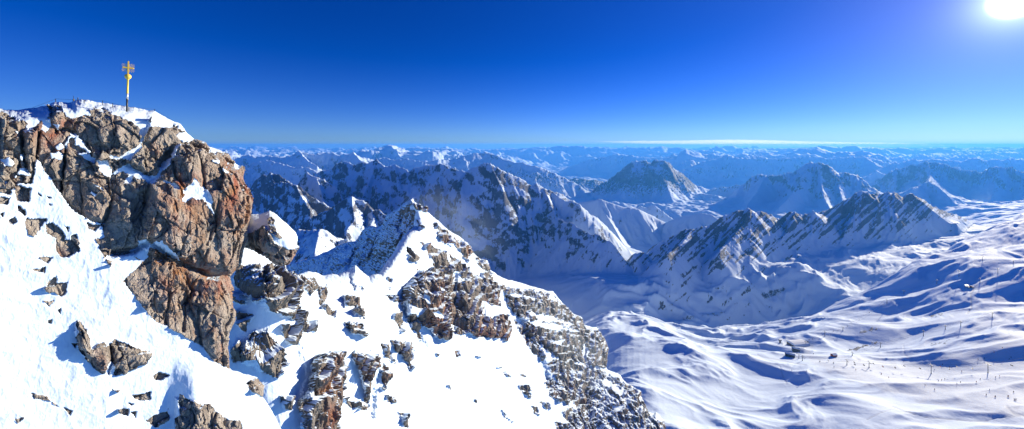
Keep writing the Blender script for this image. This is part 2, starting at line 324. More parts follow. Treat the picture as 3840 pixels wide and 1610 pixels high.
def line0(line, x, y):
    d = np.full(x.shape, 1e9, np.float32)
    for (ax, ay), (bx, by) in zip(line[:-1], line[1:]):
        ex, ey = bx-ax, by-ay; t = np.clip(((x-ax)*ex+(y-ay)*ey)/(ex*ex+ey*ey+1e-9), 0, 1); d = np.minimum(d, (x-ax-ex*t)**2+(y-ay-ey*t)**2)
    return np.sqrt(d)
def terrain():
    us = (np.arange(-130, 3990, 2.9)-CX)/F
    ys = [228.0]
    while ys[-1] < 27000:
        y = ys[-1]
        k = .0042 if y < 1200 else (.0026 if y < 2800 else (.0032 if y < 7500 else .0062))
        ys.append(y*(1+k))
    ys = np.array(ys)
    U, Yg = np.meshgrid(us, ys)
    U = U.astype(np.float32); Yg = Yg.astype(np.float32)
    X = U*Yg; LY = np.log(Yg)
    print('terrain grid', U.shape, flush=True)
    # base surface evaluated coarse then interpolated
    cs = slice(None, None, 8)
    ui = np.arange(0, len(us), 8); ui = np.append(ui, len(us)-1) if ui[-1] != len(us)-1 else ui
    vi = np.arange(0, len(ys), 8); vi = np.append(vi, len(ys)-1) if vi[-1] != len(ys)-1 else vi
    qc = base_q(U[np.ix_(vi, ui)], LY[np.ix_(vi, ui)])
    tmp = np.stack([np.interp(np.arange(len(us)), ui, r) for r in qc])
    q = np.stack([np.interp(np.arange(len(ys)), vi, tmp[:,j]) for j in range(len(us))], 1).astype(np.float32)
    H = q*Yg
    rock = np.full(H.shape, .02, np.float32); strata = np.zeros(H.shape, np.float32); frst = np.zeros(H.shape, np.float32)
    PXg = U*F+CX
    # wind-laid snow hummocks on the plateau
    wpl = sstep(2000, 2350, PXg)*(1-sstep(1400, 2000, Yg))
    wx = fbm2(X/160, Yg/160, 3, 5)*30; wy = fbm2(X/150+9, Yg/150, 3, 8)*30
    rx = X+wx; ry = (Yg+wy)+.25*(X-100)-.00034*np.clip(X-100, -300, 1600)**2
    rt = sstep(.75, 1.15, U)
    hm = ridged2(rx/120, ry/72, 4, 21, .45)*(1-rt)+rt*ridged2(rx/300, ry/75, 3, 25, .42)
    hm2 = fbm2(rx/46, ry/20, 4, 33, .5)
    big = fbm2(X/260+2, Yg/200+3, 2, 77)
    H += wpl*((hm-.45)*17*(.75+.25*sstep(330,600,Yg))+hm2*(.5+.9*sstep(450, 800, Yg))+big*11)
    wb = 1-wpl
    TL = [pt(*q_) for q_ in [(2330,1152,1010),(2420,1135,1020),(2500,1112,1035),(2600,1085,1045),(2700,1060,1055),(2800,1040,1070),(2900,1015,1085),(2985,985,1100)]]
    S = np.s_[np.searchsorted(ys, 850):np.searchsorted(ys, 1350), :]
    xx_ = X[S]+wx[S]*.5; yy_ = Yg[S]+wy[S]*.5; bd = np.full(xx_.shape, 1e9, np.float32)
    for a_, b_ in zip(TL[:-1], TL[1:]):
        d_ = (b_-a_)[:2]; l_ = math.hypot(*d_); t_ = np.clip(((xx_-a_[0])*d_[0]+(yy_-a_[1])*d_[1])/(l_*l_), 0, 1)
        bd = np.minimum(bd, (xx_-(a_[0]+d_[0]*t_))**2+(yy_-(a_[1]+d_[1]*t_))**2)
    H[S] += 34*np.exp(-bd/75**2)*(1+.5*(hm[S]-.4))
    H += wb*fbm2(X/400, Yg/400, 5, 3)*22*np.clip(Yg/1500, .3, 3)
    # crests
    best = np.full(H.shape, -1e9, np.float32)
    w1 = fbm2(X/300, Yg/300, 4, 91, .5)
    sc1 = np.clip(Yg/2500, .3, 2.5)
    rdg = ridged2(X/(380*sc1)+w1*.15, Yg/(380*sc1), 6, 55, .5)
    rdf = ridged2(X/(90*sc1)+w1*.3, Yg/(90*sc1), 4, 56, .5)
    pix = Yg/F
    for ri, r in enumerate(R):
        P = np.array(r['p']); mn = P.min(0); mx = P.max(0)
        zt = P[:,2].max(); reach = 1.25*(abs(zt)+ .8*P[:,1].mean()*.32+250)
        y0, y1 = mn[1]-reach, mx[1]+reach
        i0, i1 = np.searchsorted(ys, [max(y0, 229), y1]); 
        ulo = min((P[:,0]/P[:,1]).min()-reach/mn[1], 9); uhi = (P[:,0]/P[:,1]).max()+reach/mn[1]
        j0, j1 = np.searchsorted(us, [ulo, uhi])
        if i1-i0 < 2 or j1-j0 < 2: continue
        S = np.s_[i0:i1, j0:j1]
        x = X[S]; y = Yg[S]
        # warp the plan so that the crest wanders a little between the given points
        bd = np.full(x.shape, 1e9, np.float32); bz = np.zeros(x.shape, np.float32); bt = np.zeros(x.shape, np.float32); bs = np.zeros(x.shape, np.float32)
        L = 0
        for a, b in zip(P[:-1], P[1:]):
            d = (b-a)[:2]; l = math.hypot(*d)
            t = np.clip(((x-a[0])*d[0]+(y-a[1])*d[1])/(l*l), 0, 1)
            dx = x-(a[0]+d[0]*t); dy = y-(a[1]+d[1]*t); dd = dx*dx+dy*dy
            zz = a[2]+(b[2]-a[2])*t
            m = dd < bd
            bd = np.where(m, dd, bd); bz = np.where(m, zz, bz); bt = np.where(m, L+t*l, bt)
            # side: towards the viewer when the offset points at the origin
            bs = np.where(m, -(dx*x+dy*y), bs)
            L += l
        bd = np.sqrt(bd)
        if r['rnd']: bd = np.sqrt(bd*bd+r['rnd']**2)-r['rnd']
        side = sstep(-.3, .3, bs/(bd*np.sqrt(x*x+y*y)+1e-3))
        s = r['s'][1]+(r['s'][0]-r['s'][1])*side
        fw = r['fw']
        wv = w1[S]
        fl = ridged2(bt/fw+wv*.9, bd/(fw*3)+wv*.7+ri*3.3, 5, 100+ri, .55)-.55
        gl = 1-np.exp(-bd/(fw*1.2))
        pr = bd*s
        pr = np.where(bd > fw*4, pr-(.25*s)*(bd-fw*4)*sstep(fw*4, fw*14, bd), pr)
        h = bz-pr+(fl*fw*1.15*r['fl']*1.2*np.exp(-bd/(fw*r['ext']))+(rdg[S]-.5)*fw*.9*r['fl']*2)*gl
        px_ = pix[S]
        jn = fbm2(bt/(px_*11+3)+ri, bt*0+ri*1.7, 4, 300+ri, .6)
        h += jn*px_*3.2*r['jag']*np.exp(-bd/(fw*.5))
        m = h > best[S]
        B = best[S]; B[m] = h[m]
        rc = rock[S]; mm = m & (h > H[S]-40); rc[mm] = r['rock']
        if r['strata'] or True:
            st = strata[S]; st[mm] = r['strata']
            ft = frst[S]; ft[mm] = r['frst']
        rl = rock[S]
    # far country: ridged noise
    far = sstep(6500, 9000, Yg)
    vx = np.abs(PXg-2190-(Yg-9000)*.004)/ (270)
    valley = 1-np.clip(1.5-vx, 0, 1)*sstep(7000, 8000, Yg)*(1-sstep(13500, 16500, Yg))
    fr = ridged2(X/2300+4, Yg/2300, 3, 400, .5)
    fd = ridged2(X/1150, Yg/1150, 6, 430, .55)
    ms = sstep(-.5, .7, fbm2(X/5200+3, Yg/5200, 2, 480))
    env = -860+fr*(300+420*ms)+fd*(420+260*ms)+fbm2(X/5000, Yg/5000, 2, 440)*60 + 260*sstep(15000, 24000, Yg)
    hf = np.where(far > 0, H+(env-H)*far*valley, -1e9)
    top = -.0125*Yg-195+fbm2(X/1300, Yg/1300, 4, 470)*250
    top = np.minimum(top, (HY-553-fbm2(X/1600, Yg/1600, 3, 475)*9)/F*Yg)
    hf = np.where(hf > top, top+(hf-top)*.36, hf)
    m = hf > best
    best = np.where(m, hf, best); rock = np.where(m & (far > 0), .2, rock); strata = np.where(m, 0, strata)
    frst = np.where(m & (far > 0), .5*(1-sstep(-900, -600, hf)), frst)
    # join crests and low ground
    k = 6+pix*5
    Z = np.where(best > H+k*6, best, k*np.logaddexp(np.clip(best/k, -1e6, 1e6), H/k))
    onm = sstep(-4, 12, (best-H)/k)
    # crag detail
    fine = ridged2(X/(26*sc1), Yg/(26*sc1), 4, 600, .6)
    rough = onm*(.25+rock)*np.where(Yg < 6500, 1, .6)
    Z += rough*((rdf-.5)*22*sc1+(fine-.5)*5.0*sc1)
    cap = (HY-548)/F*Yg; Z = np.where((Yg > 5000) & (Z > cap), cap+(Z-cap)*.28, Z)
    dz = np.gradient(Z, axis=1)/np.maximum(np.gradient(X, axis=1), .1)
    # slope
    zy = np.gradient(Z, axis=0)/np.gradient(Yg, axis=0); zx = dz
    # (grid directions are along rays and across them: near enough to x and y for a slope)
    slope = np.sqrt(zx*zx+(zy-zx*U)**2)
    nz = 1/np.sqrt(1+slope*slope)
    # rock where it is steep for this crest
    rn = fbm2(X/(85*sc1)+Z/(160*sc1), Yg/(85*sc1)+Z/(80*sc1), 7, 700, .62)
    sn = fbm2((X*.75-Z*.8)/(26*sc1), (X*.7+Z*.8)/(190*sc1)+Yg/(260*sc1), 5, 720, .6)
    thr = .86-.62*(1-rock)
    ra = .5+(thr-nz)*2.0+rn*.55*(1-strata*.4)
    ra = np.where(strata > .5, .80+(thr-nz)*1.5+rn*.35+sn*1.0, ra)
    ra = ra-(1-onm)*.9
    ra = np.where(wpl*(1-onm) > .5, ra+0, ra)
    # forest on the low flanks of the far mountains
    fz = frst*sstep(-280, -480, Z+rn*90)*onm
    fsp = fbm2(X/24, Yg/24, 3, 750, .7)
    ra = np.clip(ra, 0, 1)
    ROW = HY-F*Z/Yg
    flat_px = (PXg > 2100) & (ROW > 900) & (Yg < 1500)
    piste = np.zeros(Z.shape, np.float32); track = np.zeros(Z.shape, np.float32)
    S = np.s_[0:np.searchsorted(ys, 1500), np.searchsorted(us, .1):len(us)]
    gx_, gy_ = PXg[S], ROW[S]
    piste[S] = sstep(-12, 12, sdf0([(2990,1290),(3040,1285),(3060,1300),(3040,1330),(3120,1345),(3200,1345),(3290,1350),(3420,1362),(3560,1330),(3700,1290),(3960,1200),(3960,1575),(3700,1560),(3560,1520),(3440,1500),(3300,1460),(3200,1430),(3120,1400),(3090,1380),(3040,1360),(3000,1320)], gx_, gy_)+fbm2(gx_/40, gy_/25, 3, 801)*14)
    for lev, pl in [(.62,[(3180,1314),(3206,1305),(3251,1291),(3309,1277),(3284,1289),(3243,1303),(3212,1313)]),(.56,[(3481,1185),(3503,1177),(3536,1175),(3527,1183),(3497,1190)]),(.55,[(2840,1107),(2890,1090),(2953,1079),(2936,1099),(2868,1124)]),(.5,[(2637,1181),(2721,1167),(2710,1178),(2653,1186)]),(.5,[(2540,1192),(2608,1181),(2600,1200),(2560,1205)]),(.5,[(3480,1290),(3520,1283),(3560,1275),(3540,1290),(3490,1300)]),(.5,[(3218,1245),(3300,1230),(3290,1242),(3230,1250)])]:
        dd_ = sdf0(pl, gx_, gy_)
        ra[S] = np.maximum(ra[S], lev*sstep(-7, 6, dd_+fbm2(gx_/14, gy_/9, 3, 811)*7))
    for ln, w_, a_ in [([(2840,1330),(2858,1340),(2920,1350),(2990,1365),(3020,1368)],2.2,.7),([(2925,1375),(2935,1410),(2950,1440)],2,.7),([(3661,1069),(3640,1103),(3643,1158),(3628,1175)],3.5,.9),([(3388,1297),(3392,1330),(3420,1350)],3,.5),([(3345,1524),(3400,1545),(3480,1565),(3640,1580),(3700,1580),(3740,1565),(3840,1560),(3960,1550)],2.4,.9),([(3775,1525),(3800,1550),(3840,1560),(3960,1570)],5,.8),([(3250,1575),(3300,1550),(3360,1530)],2,.6),([(2690,1240),(2700,1215)],2,.4)]:
        track[S] = np.maximum(track[S], a_*np.exp(-(line0(ln, gx_, gy_)/w_)**2))
    Z = Z-track*.5
    tree = np.clip(fz*(.6+fsp*.5), 0, 1)
    V = np.stack([X, Yg, Z], -1)
    print('terrain numbers', time.time()-T0, flush=True)
    return V, ra, tree, piste, track, us, ys
V, ra, tree, piste, track, US, YS = terrain()
ZT = V[:,:,2]
def ground(px, Y):
    """height of the terrain at a column and distance"""
    u = (px-CX)/F
    j = np.interp(u, US, np.arange(len(US))); i = np.interp(Y, YS, np.arange(len(YS)))
    i0 = int(min(i, len(YS)-2)); j0 = int(min(j, len(US)-2)); a = i-i0; b = j-j0
    return float(ZT[i0,j0]*(1-a)*(1-b)+ZT[i0+1,j0]*a*(1-b)+ZT[i0,j0+1]*(1-a)*b+ZT[i0+1,j0+1]*a*b)
def hit(px, py, y0=235., y1=2500.):
    """first terrain point seen at a pixel of the photograph"""
    ys = YS[(YS > y0) & (YS < y1)]
    for Y in ys:
        z = ground(px, Y)
        if (HY-py)/F*Y <= z: return Vector(((px-CX)/F*Y, Y, z))
    return None
def far_mat():
    m, t, b = new_mat('snowbound_mountain')
    p = t.pos()
    cd = t.new('ShaderNodeSeparateXYZ'); t.l.new(p, cd.inputs[0])
    a = t.attr('rock')
    n1 = t.noise(p, .035, 7, .65); n2 = t.noise(p, .16, 5, .65)
    n4 = t.noise(t.mapping(p, (1,1,.45)), .085, 5, .7, .5)
    e = t.math('ADD', a, t.math('ADD', t.math('MULTIPLY', t.math('SUBTRACT', n1, .5), .8), t.math('ADD', t.math('MULTIPLY', t.math('SUBTRACT', n4, .5), 1.1), t.math('MULTIPLY', t.math('SUBTRACT', n2, .5), 1.1))))
    rk = t.ss(e, .40, .66)
    n3 = t.noise(t.mapping(p, (.02,.02,.006)), 1, 6, .6)
    c = t.mix(t.ss(n3, .35, .65), (.085,.095,.12), (.165,.175,.20))
    gs = t.noise(p, .9, 6, .75)
    sn_ = t.mix(t.math('MULTIPLY', t.attr('piste'), t.ss(gs, .3, .7)), SNOW, (.60,.655,.73))
    sn_ = t.mix(t.attr('track'), sn_, (.45,.52,.62))
    c = t.mix(rk, sn_, c)
    tr = t.math('ADD', t.attr('tree'), t.math('MULTIPLY', t.math('SUBTRACT', t.noise(p, .07, 4, .7), .5), 1.1))
    c = t.mix(t.ss(tr, .42, .55), c, (.022,.034,.028))
    t.l.new(c, b.inputs['Base Color'])
    h = t.math('ADD', t.math('MULTIPLY', t.noise(p, .3, 6, .6), .14), t.math('MULTIPLY', t.math('MULTIPLY', n2, rk), 3))
    t.l.new(t.bump(h, .8, 3.0), b.inputs['Normal'])
    b.inputs['Roughness'].default_value = .8; b.inputs['Specular IOR Level'].default_value = .2
    return m
structure(grid_mesh('terrain', V, far_mat(), {'rock': ra, 'tree': tree, 'piste': piste, 'track': track}))
# ------------------------------------------------------------------ near rock: surfaces built at their own distance from traced outlines
def zc(ox, oy, s):
    return lambda pts: [(ox+x/s, oy+y/s) for x, y in pts]
z1 = zc(0, 330, 1.8); z2 = zc(0, 900, 1.521); z3 = zc(840, 520, 2.25); z4 = zc(1000, 700, 1.8); z7 = zc(1100, 1000, 1.7707)
def sdf(poly, x, y):
    """signed distance, positive inside"""
    d = np.full(x.shape, 1e9, np.float32); ins = np.zeros(x.shape, bool)
    n = len(poly)
    for i in range(n):
        ax, ay = poly[i]; bx, by = poly[(i+1) % n]
        ex, ey = bx-ax, by-ay; l = ex*ex+ey*ey+1e-9
        t = np.clip(((x-ax)*ex+(y-ay)*ey)/l, 0, 1)
        d = np.minimum(d, (x-ax-ex*t)**2+(y-ay-ey*t)**2)
        if ay != by:
            c = ((ay <= y) & (y < by)) | ((by <= y) & (y < ay))
            ins ^= c & (x < ax+(y-ay)*ex/(by-ay))
    return np.where(ins, 1, -1)*np.sqrt(d)
def linedist(line, x, y):
    d = np.full(x.shape, 1e9, np.float32)
    for (ax, ay), (bx, by) in zip(line[:-1], line[1:]):
        ex, ey = bx-ax, by-ay; l = ex*ex+ey*ey+1e-9
        t = np.clip(((x-ax)*ex+(y-ay)*ey)/l, 0, 1)
        d = np.minimum(d, (x-ax-ex*t)**2+(y-ay-ey*t)**2)
    return np.sqrt(d)
def box(poly, px, py, m):
    xs = [p[0] for p in poly]; ys = [p[1] for p in poly]
    j0, j1 = np.searchsorted(px, [min(xs)-m, max(xs)+m]); i0, i1 = np.searchsorted(py, [min(ys)-m, max(ys)+m])
    return (slice(i0, i1), slice(j0, j1)) if i1-i0 > 1 and j1-j0 > 1 else None
def pillow(d, w):
    t = np.clip(d/w, 0, 1); return np.sqrt(1-(1-t)**2+1e-6)
def tps_depth(ctrl):
    P = np.array([(a/500, b/500) for a, b, y in ctrl]); W = tps(P, np.log(np.array([y for a, b, y in ctrl])), 3e-3)
    def f(x, y):
        u = (x/500).astype(np.float32); v = (y/500).astype(np.float32)
        q = W[-3]+W[-2]*u+W[-1]*v
        for (a, b), w in zip(P, W[:-3]):
            r2 = (u-a)**2+(v-b)**2+1e-9; q = q+np.float32(w*.5)*r2*np.log(r2)
        return np.exp(q)
    return f
def sheet(name, bb, step, outline, depth, edge, bumps=(), cracks=(), paint=(), base_rock=0., stains=(), unit=1.0, amp=1.0, layers=0., wob=6., dust=(.50,.72,.55), snowamp=1.0, mat=None, seed=0, soft=6., blocky=1., rag=3., autob=None, bscale=1., small=1., ribs=0., lump=.55, cscale=1., crust=1.):
    px = np.arange(bb[0], bb[2]+step, step); py = np.arange(bb[1], bb[3]+step, step)
    GX, GY = np.meshgrid(px, py)
    GX = GX.astype(np.float32); GY = GY.astype(np.float32)
    D = sdf(outline, GX, GY)
    # ragged outline
    n0 = fbm2(GX/38, GY/38, 5, seed+1, .55)
    D = D+n0*rag
    gy, gx = np.gradient(D, step)
    gl = np.sqrt(gx*gx+gy*gy)+1e-6; gx /= gl; gy /= gl
    e, ek = edge
    out = np.clip(-D, 0, None)
    # points beyond the outline fold back behind it
    QX = GX+gx*out*1.35; QY = GY+gy*out*1.35
    Y = depth(QX, QY).astype(np.float32)
    Y0 = Y.copy()
    t = np.clip(D/e, 0, 1)
    Y = Y+ek*(1-np.sqrt(1-(1-t)**2+1e-6))
    Y = Y+np.where(D < 0, ek*(.12+out/e*1.6), 0)
    wn = fbm2(GX/30, GY/30, 4, seed+40, .6)*wob
    wn2 = fbm2(GX/9, GY/9, 3, seed+45, .6)*wob*.45
    bumps = list(bumps)+[(p_, autob[0], autob[1]) for lv, p_ in paint if lv > .5 and autob and max(a[0] for a in p_)-min(a[0] for a in p_) < autob[2]]
    for poly, A, w in bumps:
        S = box(poly, px, py, 30)
        if S is None: continue
        d = sdf(poly, GX[S], GY[S])+wn[S]*1.2
        Y[S] -= A*bscale*pillow(d, w)*sstep(-5, 45, D[S])
    for line, A, w in cracks:
        S = box(line, px, py, w*3+20)
        if S is None: continue
        d = linedist(line, GX[S]+wn[S]*.8, GY[S]+wn2[S])
        Y[S] += A*cscale*np.exp(-(d/w)**2)
    rock = np.full(GX.shape, base_rock, np.float32)
    for lev, poly in paint:
        S = box(poly, px, py, 50)
        if S is None: continue
        sz = min(1., (max(a[0] for a in poly)-min(a[0] for a in poly))/90)
        d = sdf(poly, GX[S], GY[S])+(wn[S]+wn2[S])*(.35+.65*sz)
        k = sstep(-soft, soft, d); rock[S] = rock[S]*(1-k)+lev*k
    st = np.zeros(GX.shape, np.float32)
    for cx, cy, rx, ry, a in stains:
        st = np.maximum(st, a*np.exp(-(((GX-cx)/rx)**2+((GY-cy)/ry)**2)))
    def unproj(Y):
        return np.stack([(QX-CX)/F*Y, Y, (HY-QY)/F*Y], -1)
    P = unproj(Y)
    def normal(P):
        du = np.gradient(P, axis=1); dv = np.gradient(P, axis=0)
        n = np.cross(dv, du); n /= np.linalg.norm(n, axis=2, keepdims=True)+1e-9
        s = np.sign((n*P).sum(2, keepdims=True)); s = np.where(D[...,None] < 0, 1, s)
        return -n*np.where(s == 0, 1, s)
    # broad base normal (smoothed)
    N = normal(unproj(Y0+ek*(1-np.sqrt(1-(1-t)**2+1e-6))*.5))
    # protect the fold
    inside = sstep(-2, 6, D)
    u = unit; x, y, z = P[...,0]/u, P[...,1]/u, P[...,2]/u
    q = vn3(x*.35, y*.35, z*.35, seed+3)
    xx = x+fbm3(x*.5, y*.5, z*.5, 3, seed+6)*.3; zz = z+fbm3(x*.5+7, y*.5, z*.5, 3, seed+7)*.3
    c1, c2, cv, ct = cells3(xx*.42, y*.42, zz*.28, seed+11)
    big = fbm3(x*.16, y*.16, z*.12, 3, seed+13)*1.6
    rg = ridged3(x*.6, y*.6, z*.38, 5, seed+15, .55)-.55
    fine = fbm3(x*2.2, y*2.2, z*1.8, 3, seed+16, .6)
    crk = np.clip((c2-c1)/.08, 0, 1)
    h1, h2, hv, ht = cells3(xx*2.3+5, y*2.3, zz*1.5, seed+14)
    rg2 = ridged3(xx*1.7, y*1.7, z*.9, 4, seed+21, .6)-.55
    mod = .25+1.1*sstep(-.35, .55, fbm3(x*.28+9, y*.28, z*.28, 2, seed+37))
    zt = z+.3*x
    f1, f2, fv, ft_ = cells3(xx*.9+zt*.12, y*.9, zt*.34, seed+12)
    dr = big*.7+blocky*((cv-.5)*.6+ct*1.05+(crk-1)*.20)+blocky*mod*((fv-.5)*.6+ft_*.85+(np.clip((f2-f1)/.10, 0, 1)-1)*.16)+mod*small*(ht*.42+(hv-.5)*.24)+rg*.5*lump+rg2*.45*lump*small*mod+fine*.13*small*mod+ribs*(ridged3(xx*.9, y*.9, zz*.22, 4, seed+33, .55)-.5)*2.2
    if layers:
        lz = z*.55+big*.8+x*.05+fbm3(x*.2, y*.2, z*.2, 2, seed+30)*1.2
        fr = lz-np.floor(lz)
        dr = dr+layers*(sstep(0, .75, fr)-sstep(.75, 1, fr)-.5)*1.6
    ds = (big*.35+fbm3(x*.35, y*.35, z*.35, 3, seed+18)*.35+fbm3(x*1.6, y*1.6, z*1.6, 3, seed+19)*.05+ridged3(x*1.0, y*1.0, z*.4, 4, seed+20, .6)*.30*crust)*snowamp
    rk = sstep(.25, .75, rock)
    disp = (ds*(1-rk)+(dr+.08)*rk)*u*amp
    ray = P/np.linalg.norm(P, axis=2, keepdims=True)
    Dd = N*.6-ray*.4; Dd /= np.linalg.norm(Dd, axis=2, keepdims=True)
    P = P+Dd*(disp*inside)[...,None]
    # dusting where the rock lies flat
    nn = normal(P); nz = nn[...,2]
    up = nz+fbm3(x*1.3, y*1.3, z*1.3, 3, seed+22)*.16
    rock = rock-dust[2]*sstep(dust[0], dust[1], up)*sstep(.2, .8, rock)
    rock = np.where(D < -4, np.maximum(rock, .3), rock)
    keep = D > -34
    R_, C_ = GX.shape
    me = bpy.data.meshes.new(name)
    vid = np.full(R_*C_, -1, np.int64); kf = keep.reshape(-1); vid[kf] = np.arange(kf.sum())
    a = (np.arange(R_-1)[:,None]*C_+np.arange(C_-1)[None,:]).reshape(-1)
    q4 = np.stack([a, a+C_, a+C_+1, a+1], 1); q4 = q4[kf[q4].all(1)]
    q4 = vid[q4]
    V_ = P.reshape(-1, 3)[kf].astype(np.float32)
    me.vertices.add(len(V_)); me.vertices.foreach_set('co', V_.reshape(-1))
    m_ = len(q4); me.loops.add(m_*4); me.loops.foreach_set('vertex_index', q4.reshape(-1).astype(np.int32))
    me.polygons.add(m_); me.polygons.foreach_set('loop_start', np.arange(0, m_*4, 4, dtype=np.int32)); me.polygons.foreach_set('use_smooth', rock.reshape(-1)[kf][q4[:,0]] < .5)
    me.update(calc_edges=True)
    for k_, v_ in (('rock', rock), ('stain', st)):
        at = me.attributes.new(k_, 'FLOAT', 'POINT'); at.data.foreach_set('value', v_.reshape(-1)[kf].astype(np.float32))
    me.materials.append(mat)
    o = bpy.data.objects.new(name, me); col.objects.link(o); o['kind'] = 'structure'
    print(name, len(V_), time.time()-T0, flush=True)
    def at_px(x_, y_):
        j = int(round((x_-bb[0])/step)); i = int(round((y_-bb[1])/step)); return Vector([float(c) for c in P[i, j]])
    return o, at_px

ROCKC = ((.23,.20,.175), (.37,.325,.285), (.49,.445,.40))
ROCKG = ((.14,.125,.11), (.235,.21,.185), (.33,.30,.27))
STAIN = ((.36,.17,.075), (.34,.105,.06))
mat_summit = rocksnow('summit_rock_and_snow', 1.5, ROCKC, STAIN, .55, bump=.9, edge=.11)
mat_ridge = rocksnow('ridge_rock_and_snow', 3.2, ROCKG, STAIN, .35, bump=.9, edge=.16)

# --- the summit rock with its snow slope
OUT_A = [(-200,410),(0,408),(33,413),(72,413),(128,405),(178,397),(194,386),(208,382),(267,384),(278,377),(306,374),(344,379),(389,388),(422,392),(456,396),(506,401),(517,407),(578,416),(611,436),(644,452),(675,466),(694,491),(722,519),(767,533),(783,549),(822,561),(850,580),(867,602),(906,630),(914,647),(911,669),(922,691),(939,719),(946,752),(939,802),(933,830),(925,863),(925,908),(914,939),(901,999),(860,1040),(868,1091),(878,1189),(858,1229),(852,1300),(862,1386),(905,1400),(965,1415),(985,1450),(985,1490),(1015,1530),(1040,1580),(1060,1620),(1090,1760),(-200,1760)]
n1 = Vector((.86,-.46,.16)); P0 = pt(480, 600, 38.5); k1 = n1.dot(P0)
def on1(px, py):
    r = Vector(((px-CX)/F, 1, (HY-py)/F)); return r*(k1/n1.dot(r))
P1 = on1(140, 600); P2 = on1(870, 1390); dl = P2-P1
n2 = Vector((.74, -.34, -(.74*dl.x-.34*dl.y)/dl.z)).normalized(); k2 = n2.dot(P1)
print('slope normal', n2, 'lit', n2.dot(SUN), flush=True)
n3 = Vector((.45,-.25,.86)).normalized(); P3 = pt(480, 402, 38.6); k3 = n3.dot(P3)
def depth_A(x, y):
    u = (x-CX)/F; q = (HY-y)/F
    Y1 = k1/np.minimum(n1.x*u+n1.y+n1.z*q, -.05)
    Y2 = k2/np.minimum(n2.x*u+n2.y+n2.z*q, -.05)
    Y1 = Y1-.3*sstep(1000, 700, y)*sstep(300, 700, x)
    # the slope lies in front of the wall below its foot
    k = .5
    h = np.clip(.5+.5*(Y1-Y2)/k, 0, 1)
    Y = Y1+(Y2-Y1)*h-k*h*(1-h)
    # a drift whose steep left side hangs over a hollow
    xs = np.interp(y, [1300,1400,1500,1600,1700], [625,632,642,650,660])
    dd = x-xs
    hump = sstep(-25, 95, dd+(y-1500)*.12)*(1-sstep(90, 330, dd))*sstep(1280, 1480, y)
    Y = Y-.9*hump+.0*np.exp(-((dd+24)/30)**2)*sstep(1300, 1460, y)
    # summit snow cap leans back
    top = np.interp(x, [0,180,208,300,480,578,675,722,850], [408,397,382,374,398,416,466,519,580])
    Y = Y+np.clip(60-(y-top), 0, 60)**2/3600*1.0
    return Y
SA = [z1(p) for p in [
 [(-200,0),(1330,0),(1330,320),(1300,352),(1240,372),(1180,322),(1252,300),(1172,242),(1160,268),(1108,272),(1032,262),(1012,222),(960,300),(930,330),(950,285),(920,258),(880,228),(830,208),(760,178),(700,147),(640,132),(600,152),(620,192),(560,187),(510,202),(470,212),(448,196),(430,160),(410,122),(360,122),(330,152),(332,190),(290,207),(262,242),(200,290),(160,302),(188,242),(150,217),(100,207),(40,177),(-200,172)],
 [(440,380),(480,310),(520,310),(560,360),(610,430),(600,440),(540,400),(500,390),(500,340),(470,340),(440,420)],
 [(520,440),(580,440),(640,480),(640,520),(590,490),(550,460)],[(340,440),(400,430),(430,460),(410,485),(350,475)],[(375,400),(410,365),(435,400),(420,420),(390,415)],
 [(740,450),(800,470),(860,430),(930,400),(960,330),(940,290),(1000,220),(1020,260),(970,330),(950,400),(900,470),(880,500),(850,480),(790,480),(740,480)],
 [(640,490),(720,490),(760,560),(750,600),(700,590),(660,540)],
 [(750,580),(820,530),(870,515),(930,560),(1000,600),(1050,590),(1090,520),(1150,470),(1180,400),(1210,380),(1190,440),(1140,520),(1080,590),(1040,640),(1000,650),(960,610),(900,600),(880,650),(840,640),(870,590),(830,560),(780,590)],
 [(1100,630),(1180,640),(1230,690),(1290,640),(1310,615),(1345,640),(1350,690),(1380,665),(1420,720),(1445,780),(1430,800),(1450,860),(1400,800),(1370,760),(1300,740),(1250,780),(1230,770),(1250,720),(1190,680)],
 [(1390,395),(1460,395),(1530,440),(1480,435),(1420,430)],[(1560,485),(1625,535),(1600,545)],[(1430,485),(1480,490),(1480,510),(1440,500)],[(1490,530),(1550,575),(1520,580)],
 [(0,480),(60,470),(100,510),(80,530),(30,530)],[(100,600),(140,540),(180,540),(210,590),(150,620)],[(0,600),(50,640),(30,650)],[(130,450),(160,440),(170,470),(140,500)],
 [(620,690),(650,720),(640,730),(610,710)],[(640,655),(690,670),(700,690)],[(920,1090),(930,1030),(980,1020),(1020,1060),(1000,1090)],[(290,200),(340,210),(350,260),(310,300),(280,280)],[(350,240),(400,250),(390,280)],[(95,290),(130,290),(120,315)],
 # the slope itself
 [(250,478),(330,590),(410,710),(470,800),(590,890),(690,922),(790,1030),(790,1120),(1090,1030),(1240,1180),(1240,1290),(1380,1420),(1520,1480),(1690,1600),(1770,1700),(1840,1780),(2100,1900),(2000,2600),(-400,2600),(-400,640),(-10,700),(70,720),(100,650),(215,640),(232,580)]]]
SA += [z2(p) for p in [[(690,90),(780,40),(810,10),(850,30),(830,90),(760,170),(700,240),(660,150)]]]
